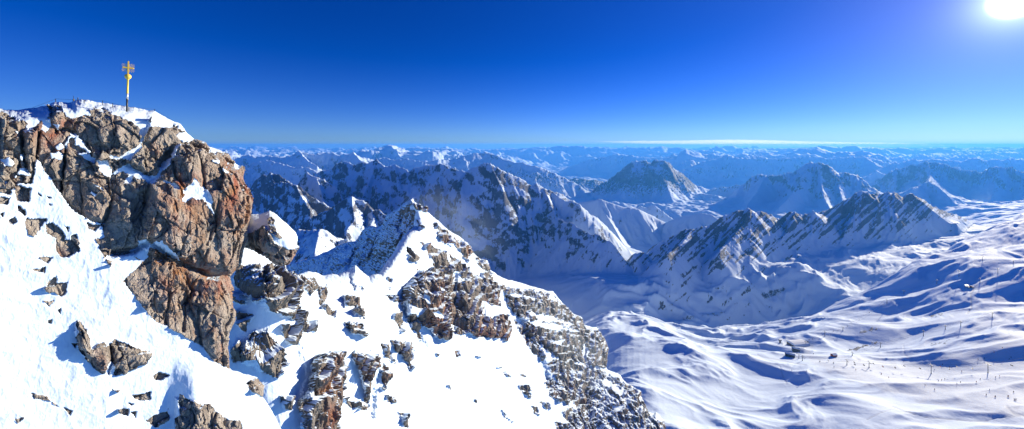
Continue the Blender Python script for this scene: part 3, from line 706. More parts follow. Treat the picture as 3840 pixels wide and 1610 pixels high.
RA = [z1(p) for p in [[(690,925),(790,1030),(850,1080),(900,1140),(1000,1200),(880,1120),(760,1140),(700,1000)],
 [(60,890),(100,870),(120,900),(90,925),(60,910)],[(170,880),(310,890),(270,960),(230,1010),(190,1000),(180,940)],[(310,920),(350,910),(410,950),(440,1000),(430,1050),(480,1080),(480,1000),(520,980),(540,1080),(400,1080),(380,1010),(320,990)],[(430,930),(470,940),(460,970)],
 [(590,910),(680,930),(640,970),(590,950)],[(640,1020),(760,1000),(790,1050),(740,1080),(660,1060)],[(120,790),(180,830),(170,860),(130,830)],[(255,700),(280,730),(260,720)],[(320,730),(345,740),(330,745)],[(330,780),(355,790),(335,795)],
 [(90,650),(210,680),(200,770),(120,760)],[(110,580),(220,600),(200,635),(120,620)],[(0,730),(70,740),(50,790),(0,780)],[(0,850),(30,840),(20,870)]]]
RA += [z2(p) for p in [[(700,235),(780,335),(850,435),(930,485),(1020,535),(1145,600),(1200,685),(1310,745),(1330,600),(1350,440),(1320,290),(1290,200),(1100,150),(850,40),(840,90),(770,170)],
 [(320,0),(450,0),(450,60),(360,110),(320,70)],[(560,40),(640,40),(640,80),(590,100)],[(600,110),(635,120),(625,155)],[(220,100),(300,100),(270,135)],[(190,170),(260,155),(250,185),(200,180)],
 [(250,280),(280,230),(320,210),(330,250),(380,245),(380,300),(350,325),(310,300),(255,300)],[(250,350),(310,345),(280,380)],[(325,400),(350,385),(345,425)],[(275,460),(298,455),(295,480),(278,478)],
 [(425,455),(460,460),(500,540),(520,620),(590,580),(620,600),(660,570),(740,600),(780,620),(870,640),(860,665),(830,700),(760,740),(710,768),(640,770),(660,730),(630,690),(600,765),(540,745),(500,690),(470,650),(440,620),(435,560),(450,530)],
 [(410,590),(435,590),(430,618)],[(870,775),(910,750),(965,775),(930,800),(880,795)],[(640,855),(690,850),(670,870)],[(760,890),(860,870),(865,910),(800,920),(770,910)],[(730,930),(770,935),(750,950)],
 [(665,965),(735,965),(730,1005),(680,990)],[(750,985),(780,980),(775,1015)],[(825,1025),(900,1000),(960,965),(965,1020),(900,1075),(840,1045)],
 [(1025,870),(1090,920),(1190,940),(1250,990),(1300,1030),(1370,1025),(1400,1150),(1000,1150),(1000,1020),(1030,990),(1015,930)],[(180,875),(260,885),(290,920),(200,905)],[(300,925),(345,960),(320,950)],
 [(360,955),(410,975),(400,1000)],[(90,1025),(140,1010),(100,1050)],[(1395,820),(1470,790),(1510,830),(1490,900),(1440,870)]]]
BA = [(z1(p), a, w) for p, a, w in [
 ([(980,640),(1100,590),(1180,400),(1290,350),(1500,430),(1720,700),(1720,1000),(1560,1230),(1200,1200),(900,1060),(960,850)], 3.0, 120),
 ([(1180,400),(1290,360),(1360,480),(1370,620),(1290,660),(1190,620)], 1.2, 45),([(1080,520),(1150,510),(1180,600),(1160,650),(1090,600)], .8, 25),
 ([(1020,650),(1250,780),(1400,900),(1420,1080),(1200,1180),(950,1050),(1000,800)], 1.6, 70),([(1380,650),(1640,560),(1720,760),(1680,1000),(1480,1100),(1460,860)], 1.3, 60),
 ([(1400,430),(1560,480),(1640,600),(1500,640),(1370,560)], .9, 40),
 ([(480,220),(620,190),(830,210),(940,330),(920,400),(760,420),(600,370),(500,300)], 1.3, 50),([(440,430),(620,500),(740,600),(760,720),(690,900),(590,880),(420,720)], 1.1, 60),
 ([(870,480),(1100,400),(1110,470),(1000,590),(880,530)], 1.1, 35),([(150,290),(270,260),(250,500),(220,580),(180,560)], 1.5, 30),([(330,150),(420,120),(450,230),(400,300),(320,220)], 1.0, 30),
 ([(760,620),(1000,650),(960,850),(880,1000),(760,900),(740,740)], .9, 50),([(0,200),(140,220),(150,430),(120,560),(0,600)], 1.0, 40),
 ([(1010,230),(1110,270),(1160,300),(1110,360),(1010,380),(960,330)], .7, 30)]]
BA += [(z2(p), a, w) for p, a, w in [([(1150,220),(1290,210),(1345,440),(1310,740),(1150,610),(1110,400)], 1.3, 50),([(870,60),(1040,160),(1060,260),(940,290),(850,180)], 1.0, 30),
 ([(425,455),(460,460),(520,620),(640,590),(640,700),(600,765),(500,690),(440,620)], 1.2, 40),([(640,600),(780,620),(870,640),(830,700),(710,768),(650,730)], .9, 30),([(1000,900),(1190,940),(1200,1100),(1000,1100)], 1, 40)]]
CA = [(z1(p), a, w) for p, a, w in [([(445,400),(437,500),(430,600),(420,720)], 1.2, 4),([(262,300),(252,400),(250,470)], 1.3, 7),([(148,330),(155,440),(185,560)], .8, 6),([(1165,400),(1120,470),(1090,520)], 1.8, 12),
 ([(1290,350),(1350,480),(1375,620),(1385,680)], 1.0, 6),([(1170,500),(1185,600),(1240,680)], .8, 5),([(700,910),(745,800),(760,700)], .9, 6),([(1480,760),(1455,900),(1400,1060)], .8, 6),([(860,520),(940,560),(1010,590)], .8, 8),
 ([(380,290),(440,280),(500,300)], 1.2, 9),([(760,400),(775,300),(765,220)], .5, 4),([(1000,650),(980,780),(900,900)], .8, 6),([(1500,640),(1560,760),(1600,900)], .4, 5)]]
CA += [(z2(p), a, w) for p, a, w in [([(640,75),(760,60),(850,10),(900,50),(1010,120),(1110,160),(1200,205),(1290,205)], 2.2, 11),([(1060,200),(1100,290),(1060,380),(1040,520)], .9, 6),([(950,200),(960,330),(940,470)], .7, 5),([(1140,300),(1130,480),(1150,600)], .6, 5),([(1180,60),(1140,150)], .8, 6),([(625,600),(640,680),(615,760)], .7, 5)]]
STA = [(190,520,70,60,.9),(250,470,40,30,.8),(130,500,60,60,.4),(700,760,130,110,.75),(860,740,70,110,.8),(780,1000,120,60,.6),(600,960,60,50,.9),(700,1060,150,60,.8),(800,1080,70,60,1),(560,1000,30,40,1),(330,740,60,90,.45),(640,1150,40,60,.5),(830,650,60,60,.5)]
o, at_A = sheet('summit_rock', (-130, 350, 1120, 1700), 1.9, OUT_A, depth_A, (46, 3.0), BA, CA, [(0., p) for p in SA]+[(1., p) for p in RA], 1.0, STA, unit=1.15, amp=.46, blocky=1.0, autob=(.12,12,260), bscale=.28, cscale=.4, mat=mat_summit, seed=50, wob=5., soft=5., snowamp=.7, rag=2.5, dust=(.66,.86,.56))

# --- pinnacle with a snow cap beside it
OUT_P = z3([(40,760),(150,700),(230,640),(300,640),(340,625),(385,605),(420,625),(470,665),(540,730),(600,785),(622,830),(617,900),(585,990),(545,1055),(480,1085),(420,1060),(370,1000),(290,960),(180,920),(60,900)])
dP = tps_depth([(930,800,52),(1110,870,53),(1010,789,53),(1000,900,49.5),(1080,960,51),(930,950,50),(1050,1000,51),(1030,860,50)])
o, at_P = sheet('snow_capped_pinnacle', (840, 740, 1180, 1060), 1.9, OUT_P, dP, (40, 3.2), [], [], [(0., z3([(100,500),(230,600),(400,580),(640,760),(640,850),(590,930),(530,935),(480,900),(430,870),(390,790),(350,740),(300,760),(240,800),(120,800)])), (1., z3([(370,690),(400,670),(430,700),(420,730),(380,725)])), (1., z3([(385,740),(440,760),(450,800),(500,840),(470,850),(400,800)]))], 1.0, [(1085,960,30,40,.4)], unit=1.4, amp=.6, mat=mat_summit, seed=150, wob=4., soft=4., snowamp=.7, rag=1.5)

# --- the long ridge with the small peak
OUT_B = [(820,850),(900,880),(1000,910),(1060,950),(1078,1015),(1089,1028),(1117,1033),(1155,1017),(1183,1022),(1205,1036),(1244,1028),(1267,1030),(1290,1020),(1311,1011),(1333,994),(1345,1005),(1355,1017),(1383,1039),(1422,1022),(1444,989),(1472,950),(1500,905),(1528,872),(1556,850),(1548,800),(1536,780),(1539,750),(1555,758),(1594,778),(1600,794),(1628,817),(1667,850),(1722,889),(1755,911),(1769,939),(1778,953),(1800,972),(1828,978),(1839,1011),(1867,1033),(1911,1050),(1972,1067),(2028,1083),(2072,1094),(2092,1114),(2134,1164),(2185,1195),(2188,1220),(2236,1226),(2264,1265),(2281,1305),(2278,1350),(2270,1384),(2326,1407),(2348,1435),(2405,1469),(2408,1491),(2422,1520),(2439,1560),(2461,1548),(2490,1576),(2500,1640),(2520,1780),(820,1780)]
dB = tps_depth([(850,960,68),(870,1100,66),(870,1610,60),(1000,1400,64),(1000,1610,62),(1000,1050,69),(1100,1050,76),(1130,1015,92),(1230,1032,100),(1330,995,108),(1400,1035,112),(1470,950,126),(1540,870,142),(1539,750,152),
 (1600,800,160),(1667,850,172),(1778,953,192),(1850,1025,206),(1972,1067,242),(2092,1114,272),(2200,1230,284),(2280,1350,276),(2330,1410,262),(2400,1480,250),(2490,1600,238),(2490,1750,225),
 (1200,1300,77),(1200,1150,85),(1350,1200,92),(1500,1300,108),(1500,1100,122),(1600,1000,142),(1750,1100,165),(1750,1250,150),(1900,1350,172),(1900,1180,195),(2100,1350,222),(2100,1220,250),(2200,1500,225),
 (1300,1610,78),(1500,1610,94),(1700,1610,118),(1900,1610,148),(2100,1610,182),(2300,1610,215),(1150,1610,67),(1150,1450,70),(1300,1450,83)])
PB = [z7(p) for p in [
 [(720,140),(830,60),(900,0),(1040,10),(1070,130),(1200,60),(1280,40),(1370,150),(1380,270),(1260,240),(1260,310),(1320,340),(1430,310),(1460,420),(1410,490),(1300,480),(1150,450),(1060,440),(1040,490),(960,480),(910,420),(830,370),(850,500),(790,420),(740,330),(860,300),(720,240)],
 [(1370,120),(1500,150),(1640,160),(1760,190),(1780,250),(1900,320),(1940,400),(2060,430),(2110,520),(2090,690),(1960,650),(1800,640),(1680,560),(1560,430),(1420,250)],
 [(1660,760),(1720,750),(1830,850),(1840,930),(1760,900),(1690,830)],[(1490,790),(1560,780),(1580,880),(1520,850)],[(1640,900),(1700,900),(1720,940),(1680,945)],[(1580,920),(1620,930),(1640,1000),(1600,980)],
 [(150,590),(250,570),(340,560),(350,640),(330,800),(290,950),(300,1080),(300,1200),(60,1200),(60,1080),(30,900),(50,870),(170,890),(110,800),(100,740)],
 [(400,580),(560,580),(580,640),(520,720),(500,940),(470,900),(480,780),(430,680),(380,600)],[(580,700),(600,650),(650,670),(640,740),(620,790),(580,760)],[(570,800),(620,800),(610,830)],[(600,850),(670,860),(680,910),(630,900)],
 [(690,970),(750,990),(760,1080),(720,1060)],[(300,870),(400,900),(500,930),(480,950),(380,940)],
 [(50,100),(130,80),(140,150),(110,190),(60,150)],[(160,140),(230,130),(220,230),(190,290),(160,220)],[(330,200),(430,210),(440,260),(370,265)],[(390,280),(470,270),(480,350),(440,340)],[(340,370),(460,380),(480,460),(400,440),(350,410)],
 [(640,490),(790,500),(800,600),(790,680),(740,620),(680,560)],[(600,180),(700,190),(720,240),(640,230)],[(650,310),(710,300),(730,400),(720,440),(670,360)],[(30,300),(130,370),(150,440),(70,430),(20,370)],[(200,270),(290,290),(280,340),(220,310)],[(560,500),(620,520),(670,640),(610,600)],
 [(1070,560),(1100,560),(1105,600),(1080,610)],[(1200,590),(1240,600),(1245,615),(1205,605)],[(1020,790),(1045,800),(1050,830)],[(1190,880),(1210,880),(1215,905)],[(940,580),(960,580),(955,605)],[(870,1015),(885,1015),(880,1028)],[(1480,700),(1550,730),(1500,720)],[(1380,690),(1450,735),(1400,720)],[(1380,950),(1450,1030),(1400,1000)],[(1330,665),(1390,670),(1350,675)],
 [(620,120),(650,140),(640,160)],[(440,130),(470,150),(460,165)],[(1740,1030),(1830,1040),(1850,1090),(1760,1080)]]]
PBg = [z7(p) for p in [[(1670,640),(1760,610),(1960,660),(2150,740),(2320,830),(2370,980),(2500,1060),(2560,1300),(1980,1300),(1900,1000),(1850,900),(1750,770)],
 [(1460,350),(1560,440),(1680,600),(1660,640),(1540,520)],[(1840,930),(1960,1080),(1960,1200),(1850,1080),(1780,960)]]]
PB += [z4(p) for p in [[(0,540),(60,560),(130,600),(200,620),(230,650),(210,760),(190,900),(120,870),(40,850),(0,800)],[(1150,280),(1230,300),(1250,380),(1200,400),(1160,340)],[(1260,340),(1370,400),(1385,440),(1360,500),(1290,430)],
 [(1040,380),(1100,400),(1200,440),(1250,560),(1150,560),(1100,480)],[(980,110),(1070,150),(1070,180),(1000,165)],[(940,400),(1020,470),(1020,520),(960,500)],[(1020,560),(1100,600),(1110,680),(1030,640)],[(1230,460),(1330,520),(1400,600),(1500,640),(1480,700),(1350,640),(1260,560)],
 [(1400,470),(1500,520),(1510,590),(1430,540)],[(1100,230),(1180,280),(1140,290)],[(810,610),(860,620),(850,650),(820,640)],[(1010,230),(1060,290),(1030,300)]]]
PB += [z2(p) for p in [[(1340,150),(1500,180),(1520,330),(1460,350),(1340,260)],[(1500,170),(1720,230),(1690,450),(1600,420),(1520,330)],[(1330,300),(1390,310),(1410,370),(1350,360)],[(1340,400),(1440,430),(1400,520),(1350,480)],
 [(1440,530),(1530,530),(1600,620),(1640,700),(1580,790),(1500,760),(1460,680),(1380,690),(1390,610)],[(1310,640),(1370,560),(1380,690),(1330,700)],[(1590,890),(1660,890),(1660,970),(1620,970)],[(1690,480),(1790,470),(1790,530),(1700,520)],[(1600,480),(1700,490),(1700,600),(1640,600)]]]
SB = [z7(p) for p in [[(1260,240),(1330,280),(1360,310),(1270,300)],[(920,310),(960,300),(1000,345),(950,345)],[(1700,180),(1740,200),(1760,230),(1700,215)],[(1380,180),(1500,185),(1600,215),(1500,205)],[(1450,330),(1600,360),(1800,400),(1880,430),(1700,420),(1520,370)],[(1700,500),(1800,480),(1780,520)],[(2050,760),(2110,760),(2120,800),(2060,800)],[(2120,930),(2200,930),(2160,960)],[(1930,510),(1960,560),(1940,620),(1920,560)],
 [(740,240),(860,290),(830,350),(780,300)],[(1040,380),(1080,400),(1060,420)],[(830,180),(900,200),(910,250),(860,220)],[(1080,130),(1100,200),(1090,230),(1070,180)],[(2060,760),(2200,820),(2180,850)],[(1540,300),(1700,330),(1860,380),(1840,390),(1640,360)]]]
BB = [(z7(p), a, w) for p, a, w in [
 ([(720,140),(830,60),(920,0),(1060,30),(1060,440),(1040,490),(960,480),(830,370),(740,330)], 9, 70),([(1080,100),(1280,40),(1380,150),(1460,420),(1410,490),(1150,450)], 9, 70),
 ([(830,90),(1000,60),(1060,200),(1040,420),(920,380),(860,250)], 5, 40),([(1370,120),(1640,160),(1780,250),(1940,400),(1900,560),(1800,640),(1560,430)], 9, 60),([(1930,400),(2060,430),(2110,520),(2090,690),(1960,660)], 10, 50),
 ([(1660,760),(1720,750),(1830,850),(1840,930),(1760,900),(1690,830)], 5, 40),([(150,590),(340,540),(350,640),(290,950),(300,1200),(60,1200),(30,900),(110,800),(100,740)], 5, 50),
 ([(150,600),(240,590),(300,680),(260,860),(180,860),(110,760)], 2.0, 30),([(400,560),(570,570),(590,650),(500,940),(430,680)], 4, 40),([(580,700),(600,640),(660,670),(640,740),(620,800)], 2.5, 25),([(330,190),(440,200),(440,265),(340,265)], 2, 25),([(390,280),(470,270),(480,350),(440,350)], 2, 25),([(340,370),(470,370),(480,460),(400,450)], 2.5, 30),
 ([(640,480),(800,490),(810,600),(790,690),(680,560)], 3, 35),([(50,90),(130,70),(140,160),(110,190)], 2, 22),([(160,130),(230,120),(220,240),(190,290)], 2, 22),([(2040,740),(2320,830),(2370,980),(2440,1200),(2000,1200),(1950,800)], 8, 60)]]
BB += [(z4(p), a, w) for p, a, w in [([(0,540),(60,560),(130,600),(220,620),(240,660),(210,760),(190,910),(120,880),(40,860),(-60,800)], 3, 45),([(1150,270),(1250,300),(1250,400),(1180,400)], 4, 25),([(1260,330),(1370,390),(1390,440),(1360,500),(1280,430)], 5, 28),([(540,560),(600,525),(640,570),(640,690),(600,700)], 2.5, 22)]]
BB += [(z2(p), a, w) for p, a, w in [([(1440,520),(1530,520),(1610,620),(1650,700),(1580,800),(1380,700),(1380,600)], 2, 30),([(1330,140),(1520,170),(1530,340),(1460,360),(1330,270)], 1.5, 25)]]
CB = [(z7(p), a, w) for p, a, w in [([(420,60),(520,180),(590,320),(640,480),(700,640)], 1.5, 34),([(560,640),(530,740),(510,900),(500,1000)], 1.3, 18),([(10,560),(60,700),(20,850)], 1, 26),([(1400,230),(1500,400),(1620,600),(1700,800)], 5, 18),([(1065,60),(1070,250),(1065,430)], 3, 10),([(715,200),(720,280),(790,420),(850,520)], 1.6, 18),([(1240,80),(1255,250),(1270,420)], 1.6, 8),([(960,60),(1010,200),(1000,330)], 1.6, 8)]]
o, at_B = sheet('rocky_ridge', (850, 730, 2560, 1700), 2.0, OUT_B, dB, (34, 9), BB, CB, [(.80, p) for p in PBg]+[(.92, p) for p in PB]+[(0., p) for p in SB], .02, [(1830,1280,130,60,.9),(1640,1180,60,100,.8),(1850,1180,60,80,.5),(1230,1450,40,50,.9),(1235,1560,25,50,.9),(1410,1390,40,60,.5),(1440,1400,40,40,.6),(1670,910,30,20,.7),(1760,940,30,30,.6),(1350,1350,60,80,.2),(1700,1350,20,20,.9),(1780,1340,30,20,.9)],
 unit=3.0, amp=.38, layers=1.2, small=.5, blocky=.4, ribs=1.0, lump=.8, autob=(.6,14,160), bscale=.6, mat=mat_ridge, seed=250, wob=7., soft=8., snowamp=.9, rag=3., dust=(.48,.72,.58))

# --- its shaded side
OUT_C = [(1040,1100),(1060,1012),(1072,1003),(1110,985),(1161,969),(1200,955),(1233,939),(1270,920),(1294,911),(1333,905),(1360,868),(1378,850),(1411,850),(1428,847),(1455,805),(1489,783),(1517,761),(1539,750),(1562,762),(1620,860),(1620,1250),(1040,1250)]
dC = tps_depth([(1539,750,154),(1455,805,185),(1378,850,215),(1294,911,250),(1161,969,290),(1072,1003,320),(1072,1150,280),(1300,1020,205),(1400,1040,172),(1480,900,161),(1300,1150,180),(1540,900,150),(1540,1100,144),(1610,900,165)])
o, at_C = sheet('shaded_ridge_flank', (1030, 735, 1630, 1240), 2.4, OUT_C, dC, (20, 8), [(p, 5, 22) for p in [[(1440,830),(1500,800),(1500,900),(1420,980),(1400,930)],[(1360,880),(1420,870),(1380,980),(1330,1010)],[(1290,930),(1330,930),(1300,1000),(1250,1010)]]], [([(1340,920),(1310,1010)], 3, 8),([(1440,850),(1400,960),(1360,1030)], 3, 8),([(1260,940),(1230,1000)], 3, 8)], [], .58, [], unit=4.6, amp=.5, layers=0, blocky=.3, ribs=.8, lump=1.2, mat=mat_ridge, seed=350, wob=7., soft=8., dust=(.30,.52,.7), rag=3.)
# ------------------------------------------------------------------ things
def thing(name, label, cat, loc=(0,0,0), group=None, rotz=0):
    o = bpy.data.objects.new(name, None); col.objects.link(o); o.location = loc; o.rotation_euler = (0,0,rotz); o.empty_display_size = .2
    o['label'] = label; o['category'] = cat
    if group: o['group'] = group
    return o
def tag(o, label, cat, group=None):
    o['label'] = label; o['category'] = cat
    if group: o['group'] = group
    return o
def mobj(name, bm, mat, parent=None, smooth=False):
    bmesh.ops.recalc_face_normals(bm, faces=bm.faces)
    me = bpy.data.meshes.new(name); bm.to_mesh(me); bm.free()
    for p in me.polygons: p.use_smooth = smooth
    for m in (mat if isinstance(mat, (list, tuple)) else [mat]): me.materials.append(m)
    o = bpy.data.objects.new(name, me); col.objects.link(o)
    if parent: o.parent = parent
    return o
def add_box(bm, c, s, rot=None, mi=0, bev=0):
    M = Matrix.Translation(c) @ (rot.to_4x4() if rot else Matrix.Identity(4)) @ Matrix.Diagonal((*s, 1))
    r = bmesh.ops.create_cube(bm, size=1, matrix=M)
    fs = {f for v in r['verts'] for f in v.link_faces}
    for f in fs: f.material_index = mi
    if bev: bmesh.ops.bevel(bm, geom=list({e for v in r['verts'] for e in v.link_edges}), offset=bev, segments=2, affect='EDGES')
def add_tube(bm, pts, rad, n=10, mi=0):
    pts = [Vector(p) for p in pts]; rad = rad if isinstance(rad, (list, tuple)) else [rad]*len(pts); rows = []
    for i, p in enumerate(pts):
        d = (pts[min(i+1, len(pts)-1)]-pts[max(i-1, 0)]).normalized(); up = Vector((0,0,1)) if abs(d.z) < .9 else Vector((1,0,0))
        a = d.cross(up).normalized(); b = d.cross(a)
        rows.append([bm.verts.new(p+(a*math.cos(2*PI*k/n)+b*math.sin(2*PI*k/n))*rad[i]) for k in range(n)])
    for r, q in zip(rows[:-1], rows[1:]):
        for k in range(n):
            f = bm.faces.new((r[k], r[(k+1) % n], q[(k+1) % n], q[k])); f.material_index = mi
    bm.faces.new(rows[0][::-1]).material_index = mi; bm.faces.new(rows[-1]).material_index = mi
def add_lathe(bm, prof, n=24):
    rows = [[bm.verts.new((r*math.cos(2*PI*k/n), r*math.sin(2*PI*k/n), z)) for k in range(n)] for r, z in prof]
    for a, b in zip(rows[:-1], rows[1:]):
        for k in range(n): bm.faces.new((a[k], a[(k+1) % n], b[(k+1) % n], b[k]))
    bm.faces.new(rows[0][::-1]); bm.faces.new(rows[-1])

M = dict(gold=plain_mat('gilded_metal', (.95,.60,.08),   .42, .12, .5), steel=plain_mat('galvanised_steel', (.42,.44,.47), .45, .6), silver=plain_mat('bare_metal_with_stickers', (.75,.77,.8), .4, .4),
 dark=plain_mat('dark_steel', (.07,.075,.085), .5, .4), black=plain_mat('black_paint', (.03,.03,.033), .5), wood=plain_mat('weathered_wood', (.22,.17,.12), .8), glass=plain_mat('dark_glass', (.03,.045,.06), .12, 0, .6),
 red=plain_mat('red_cloth', (.55,.04,.03), .7), blue=plain_mat('blue_cloth', (.04,.10,.4), .7), navy=plain_mat('dark_cloth', (.025,.03,.05), .8), orange=plain_mat('orange_boards', (.62,.17,.05), .7), skin=plain_mat('skin', (.5,.3,.22), .6), snowroof=plain_mat('roof_snow', (.76,.82,.90), .8), concrete=plain_mat('concrete', (.36,.35,.34), .85), yellow=plain_mat('yellow_pad', (.75,.5,.05), .6))

# the gilded cross
MPP = 38.5/F     # metres per photo pixel there
base = pt(476, 401, 38.5); base.z -= .05
cross = thing('summit_cross', 'golden cross with ray bundles and a ball on a tall pole, on the snowy summit', 'cross', base, rotz=math.radians(-38))
cross.rotation_euler = (0, math.radians(1.2), math.radians(46))
H = lambda py: (401-py)*MPP+.05
bm = bmesh.new(); add_tube(bm, [(0,0,-.5),(0,0,H(371))], .08, 18); mobj('pole_foot', bm, M['dark'], cross, True)
bm = bmesh.new(); add_tube(bm, [(0,0,H(371)),(0,0,H(351))], .083, 18); ps = mobj('sticker_band', bm, M['silver'], cross, True)
for k, (a, z, w, h) in enumerate([(.2,.75,.07,.09),(1.1,.62,.09,.06),(2.5,.7,.08,.1),(4,.66,.06,.07),(5,.8,.08,.05),(5.6,.6,.1,.08),(3.2,.85,.07,.06)]):
    bm = bmesh.new(); add_box(bm, (math.cos(a)*.083, math.sin(a)*.083, z+.28), (.012, w, h), Matrix.Rotation(a, 3, 'Z')); mobj('sticker', bm, M['concrete'], ps)
bm = bmesh.new(); add_lathe(bm, [(.085,H(351)),(.098,H(350)),(.098,H(347)),(.085,H(346)),(.085,H(341)),(.096,H(340)),(.096,H(338)),(.083,H(337)),(.08,H(300)),(.11,H(299)),(.11,H(297)),(.08,H(296))], 24); mobj('pole', bm, M['gold'], cross, True)
bm = bmesh.new(); c = (H(297)+H(278))/2; hh = (H(278)-H(297))/2
add_lathe(bm, [(max(.03,.27*math.sin(t)**.75), c-hh*math.cos(t)) for t in [PI*k/22 for k in range(1,22)]], 36); mobj('ball', bm, M['gold'], cross, True)
bm = bmesh.new(); add_box(bm, (0,0,(H(279)+H(231))/2), (.13,.13,H(231)-H(279)), bev=.02); add_tube(bm, [(0,0,H(231)),(0,0,H(229))], [.07,.03], 10); mobj('upright', bm, M['gold'], cross)
bm = bmesh.new(); zc_ = H(254.5); add_box(bm, (0,0,zc_), (.84,.12,.14), bev=.02)
for sg in (-1, 1): add_tube(bm, [(sg*.42,0,zc_),(sg*.46,0,zc_)], [.065,.03], 10)
mobj('crossbar', bm, M['gold'], cross)
for q in range(4):
    bm = bmesh.new(); a0 = math.radians(45+90*q)
    for k in range(5):
        a = a0+math.radians((k-2)*14); L = [.44,.54,.58,.54,.44][k]; d = Vector((math.cos(a),0,math.sin(a))); n_ = Vector((-math.sin(a),0,math.cos(a)))
        w0, w1 = .008, .018
        ctr = Vector((0,(k % 2)*.02-.01,zc_))
        v = [ctr+d*.1-n_*w0, ctr+d*.1+n_*w0, ctr+d*L+n_*w1, ctr+d*(L+.05), ctr+d*L-n_*w1]
        f = [bm.verts.new(p+Vector((0,-.016,0))) for p in v]; b_ = [bm.verts.new(p+Vector((0,.016,0))) for p in v]
        bm.faces.new(f); bm.faces.new(b_[::-1])
        for i in range(5): bm.faces.new((f[i], b_[i], b_[(i+1) % 5], f[(i+1) % 5]))
    mobj('ray_bundle', bm, M['gold'], cross)

# summit railing and mast
def surf(px, py): return at_A(px, py).y
rail = thing('cable_railing', 'thin wire railing on low posts along the snowy summit crest', 'railing', pt(385, 393, surf(385, 400)))
RL = rail.location.copy()
posts = [(209,371,383),(315.6,375,387),(385,378,394),(422.5,388,405),(483,402,422),(579,410,419)]
tops = []
for px, t0, b0 in posts:
    Y = surf(px, b0)-.05; a = pt(px, b0+3, Y); b = pt(px, t0, Y)
    bm = bmesh.new(); add_tube(bm, [a-RL, b-RL], .028, 8); mobj('post', bm, M['black'], rail, True); tops.append(b)
def wire(name, pts, r, sag=.0):
    bm = bmesh.new(); out = []
    for a, b in zip(pts[:-1], pts[1:]):
        for k in range(6): q = a.lerp(b, k/6); q.z -= sag*4*(k/6)*(1-k/6); out.append(q-RL)
    out.append(pts[-1]-RL); add_tube(bm, out, r, 5); mobj(name, bm, M['black'], rail)
ps_ = [pt(120,405,surf(120,412))]+tops+[pt(672,466,surf(668,474))]
wire('cable', ps_, .011, .02)
wire('cable', [pt(385,392,tops[2].y),pt(422.5,404,tops[3].y)], .009); wire('cable', [pt(465,411,surf(465,418)-.05),pt(483,421,tops[4].y)], .009); wire('cable', [pt(483,414,tops[4].y),pt(579,417,tops[5].y)], .008)
Y = surf(276, 380)+.4
bm = bmesh.new(); a = pt(276,384,Y); add_tube(bm, [Vector((0,0,-.4)), Vector((0,0,(384-360)*Y/F))], [.028,.016], 8); add_box(bm, (0,0,.25), (.09,.09,.25))
m_ = mobj('mast', bm, M['black']); m_.location = a; tag(m_, 'thin dark mast standing alone left of the wire railing on the summit', 'mast')
bm = bmesh.new(); add_tube(bm, [Vector((0,0,-.4)), Vector((0,0,.35))], [.03,.03], 8); add_box(bm, (0,0,.36), (.1,.06,.05))
m_ = mobj('marker_post', bm, M['black']); m_.location = pt(292,380,surf(292,382)+.3); tag(m_, 'short dark stake beside the taller mast on the summit snow', 'post')

# ---- the ski area
def gp(px, py):
    h = hit(px, py)
    return h if h is not None else pt(px, py, 600)
LIFTLAB = {}
def make_tower(h, arm=1.7, base_col='concrete', dirv=(1,0)):
    r = thing('lift_tower', '', 'lift tower')
    bm = bmesh.new(); add_tube(bm, [(0,0,-.8),(0,0,.5)], [.55,.5], 12); mobj('footing', bm, M[base_col], r, True)
    bm = bmesh.new(); add_tube(bm, [(0,0,.5),(0,0,h)], [.30,.2], 12)
    for k in range(int(h/.6)): add_box(bm, (0,.30,.8+k*.6), (.3,.06,.04))
    mobj('mast', bm, M['dark'], r, True)
    bm = bmesh.new(); add_box(bm, (0,0,h-.15), (.25,arm*2,.28)); add_box(bm, (0,0,h+.5), (.12,.12,1.2)); add_box(bm, (0,0,h+1.0), (.1,arm*1.6,.1)); mobj('crossarm', bm, M['dark'], r)
    for sg in (-1, 1):
        bm = bmesh.new()
        for k in range(6): add_tube(bm, [(-.95+k*.38, sg*arm-.08, h-.42),(-.95+k*.38, sg*arm+.08, h-.42)], .17, 10)
        add_box(bm, (0, sg*arm, h-.3), (2.2,.06,.12)); mobj('sheave_train', bm, M['dark'], r)
    return r
def copy_tree(o, parent=None):
    c = o.copy(); col.objects.link(c); c.parent = parent
    for ch in [k for k in o.children]: copy_tree(ch, c)
    return c
def line_of(name, pts_px, labs, arm, group, first_h=None):
    """pts_px: (px, top row, foot row)"""
    out = []
    for (px, t0, b0), lab in zip(pts_px, labs):
        g = gp(px, b0); h = max(4., (b0-t0)*g.y/F)
        out.append((g, h, lab))
    roots = []
    for i, (g, h, lab) in enumerate(out):
        a = out[max(i-1, 0)][0]; b = out[min(i+1, len(out)-1)][0]; ang = math.atan2(b.y-a.y, b.x-a.x)
        r = make_tower(h, arm); r.location = g; r.rotation_euler = (0,0,ang); r['label'] = lab; r['group'] = group
        roots.append((g, h, ang))
    bm = bmesh.new(); O = out[0][0]
    spans = []
    for sg in (-1, 1):
        pts = []
        for g, h, ang in roots:
            off = Vector((-math.sin(ang), math.cos(ang), 0))*sg*arm
            pts.append(g+off+Vector((0,0,h-.22)))
        full = []
        for a, b in zip(pts[:-1], pts[1:]):
            L = (b-a).length
            for k in range(10):
                q = a.lerp(b, k/10); q.z -= L*.025*4*(k/10)*(1-k/10); full.append(q)
        full.append(pts[-1]); add_tube(bm, [p-O for p in full], .05, 5); spans.append(full)
    o = mobj('lift_cable', bm, M['black']); o.location = O
    return o, spans
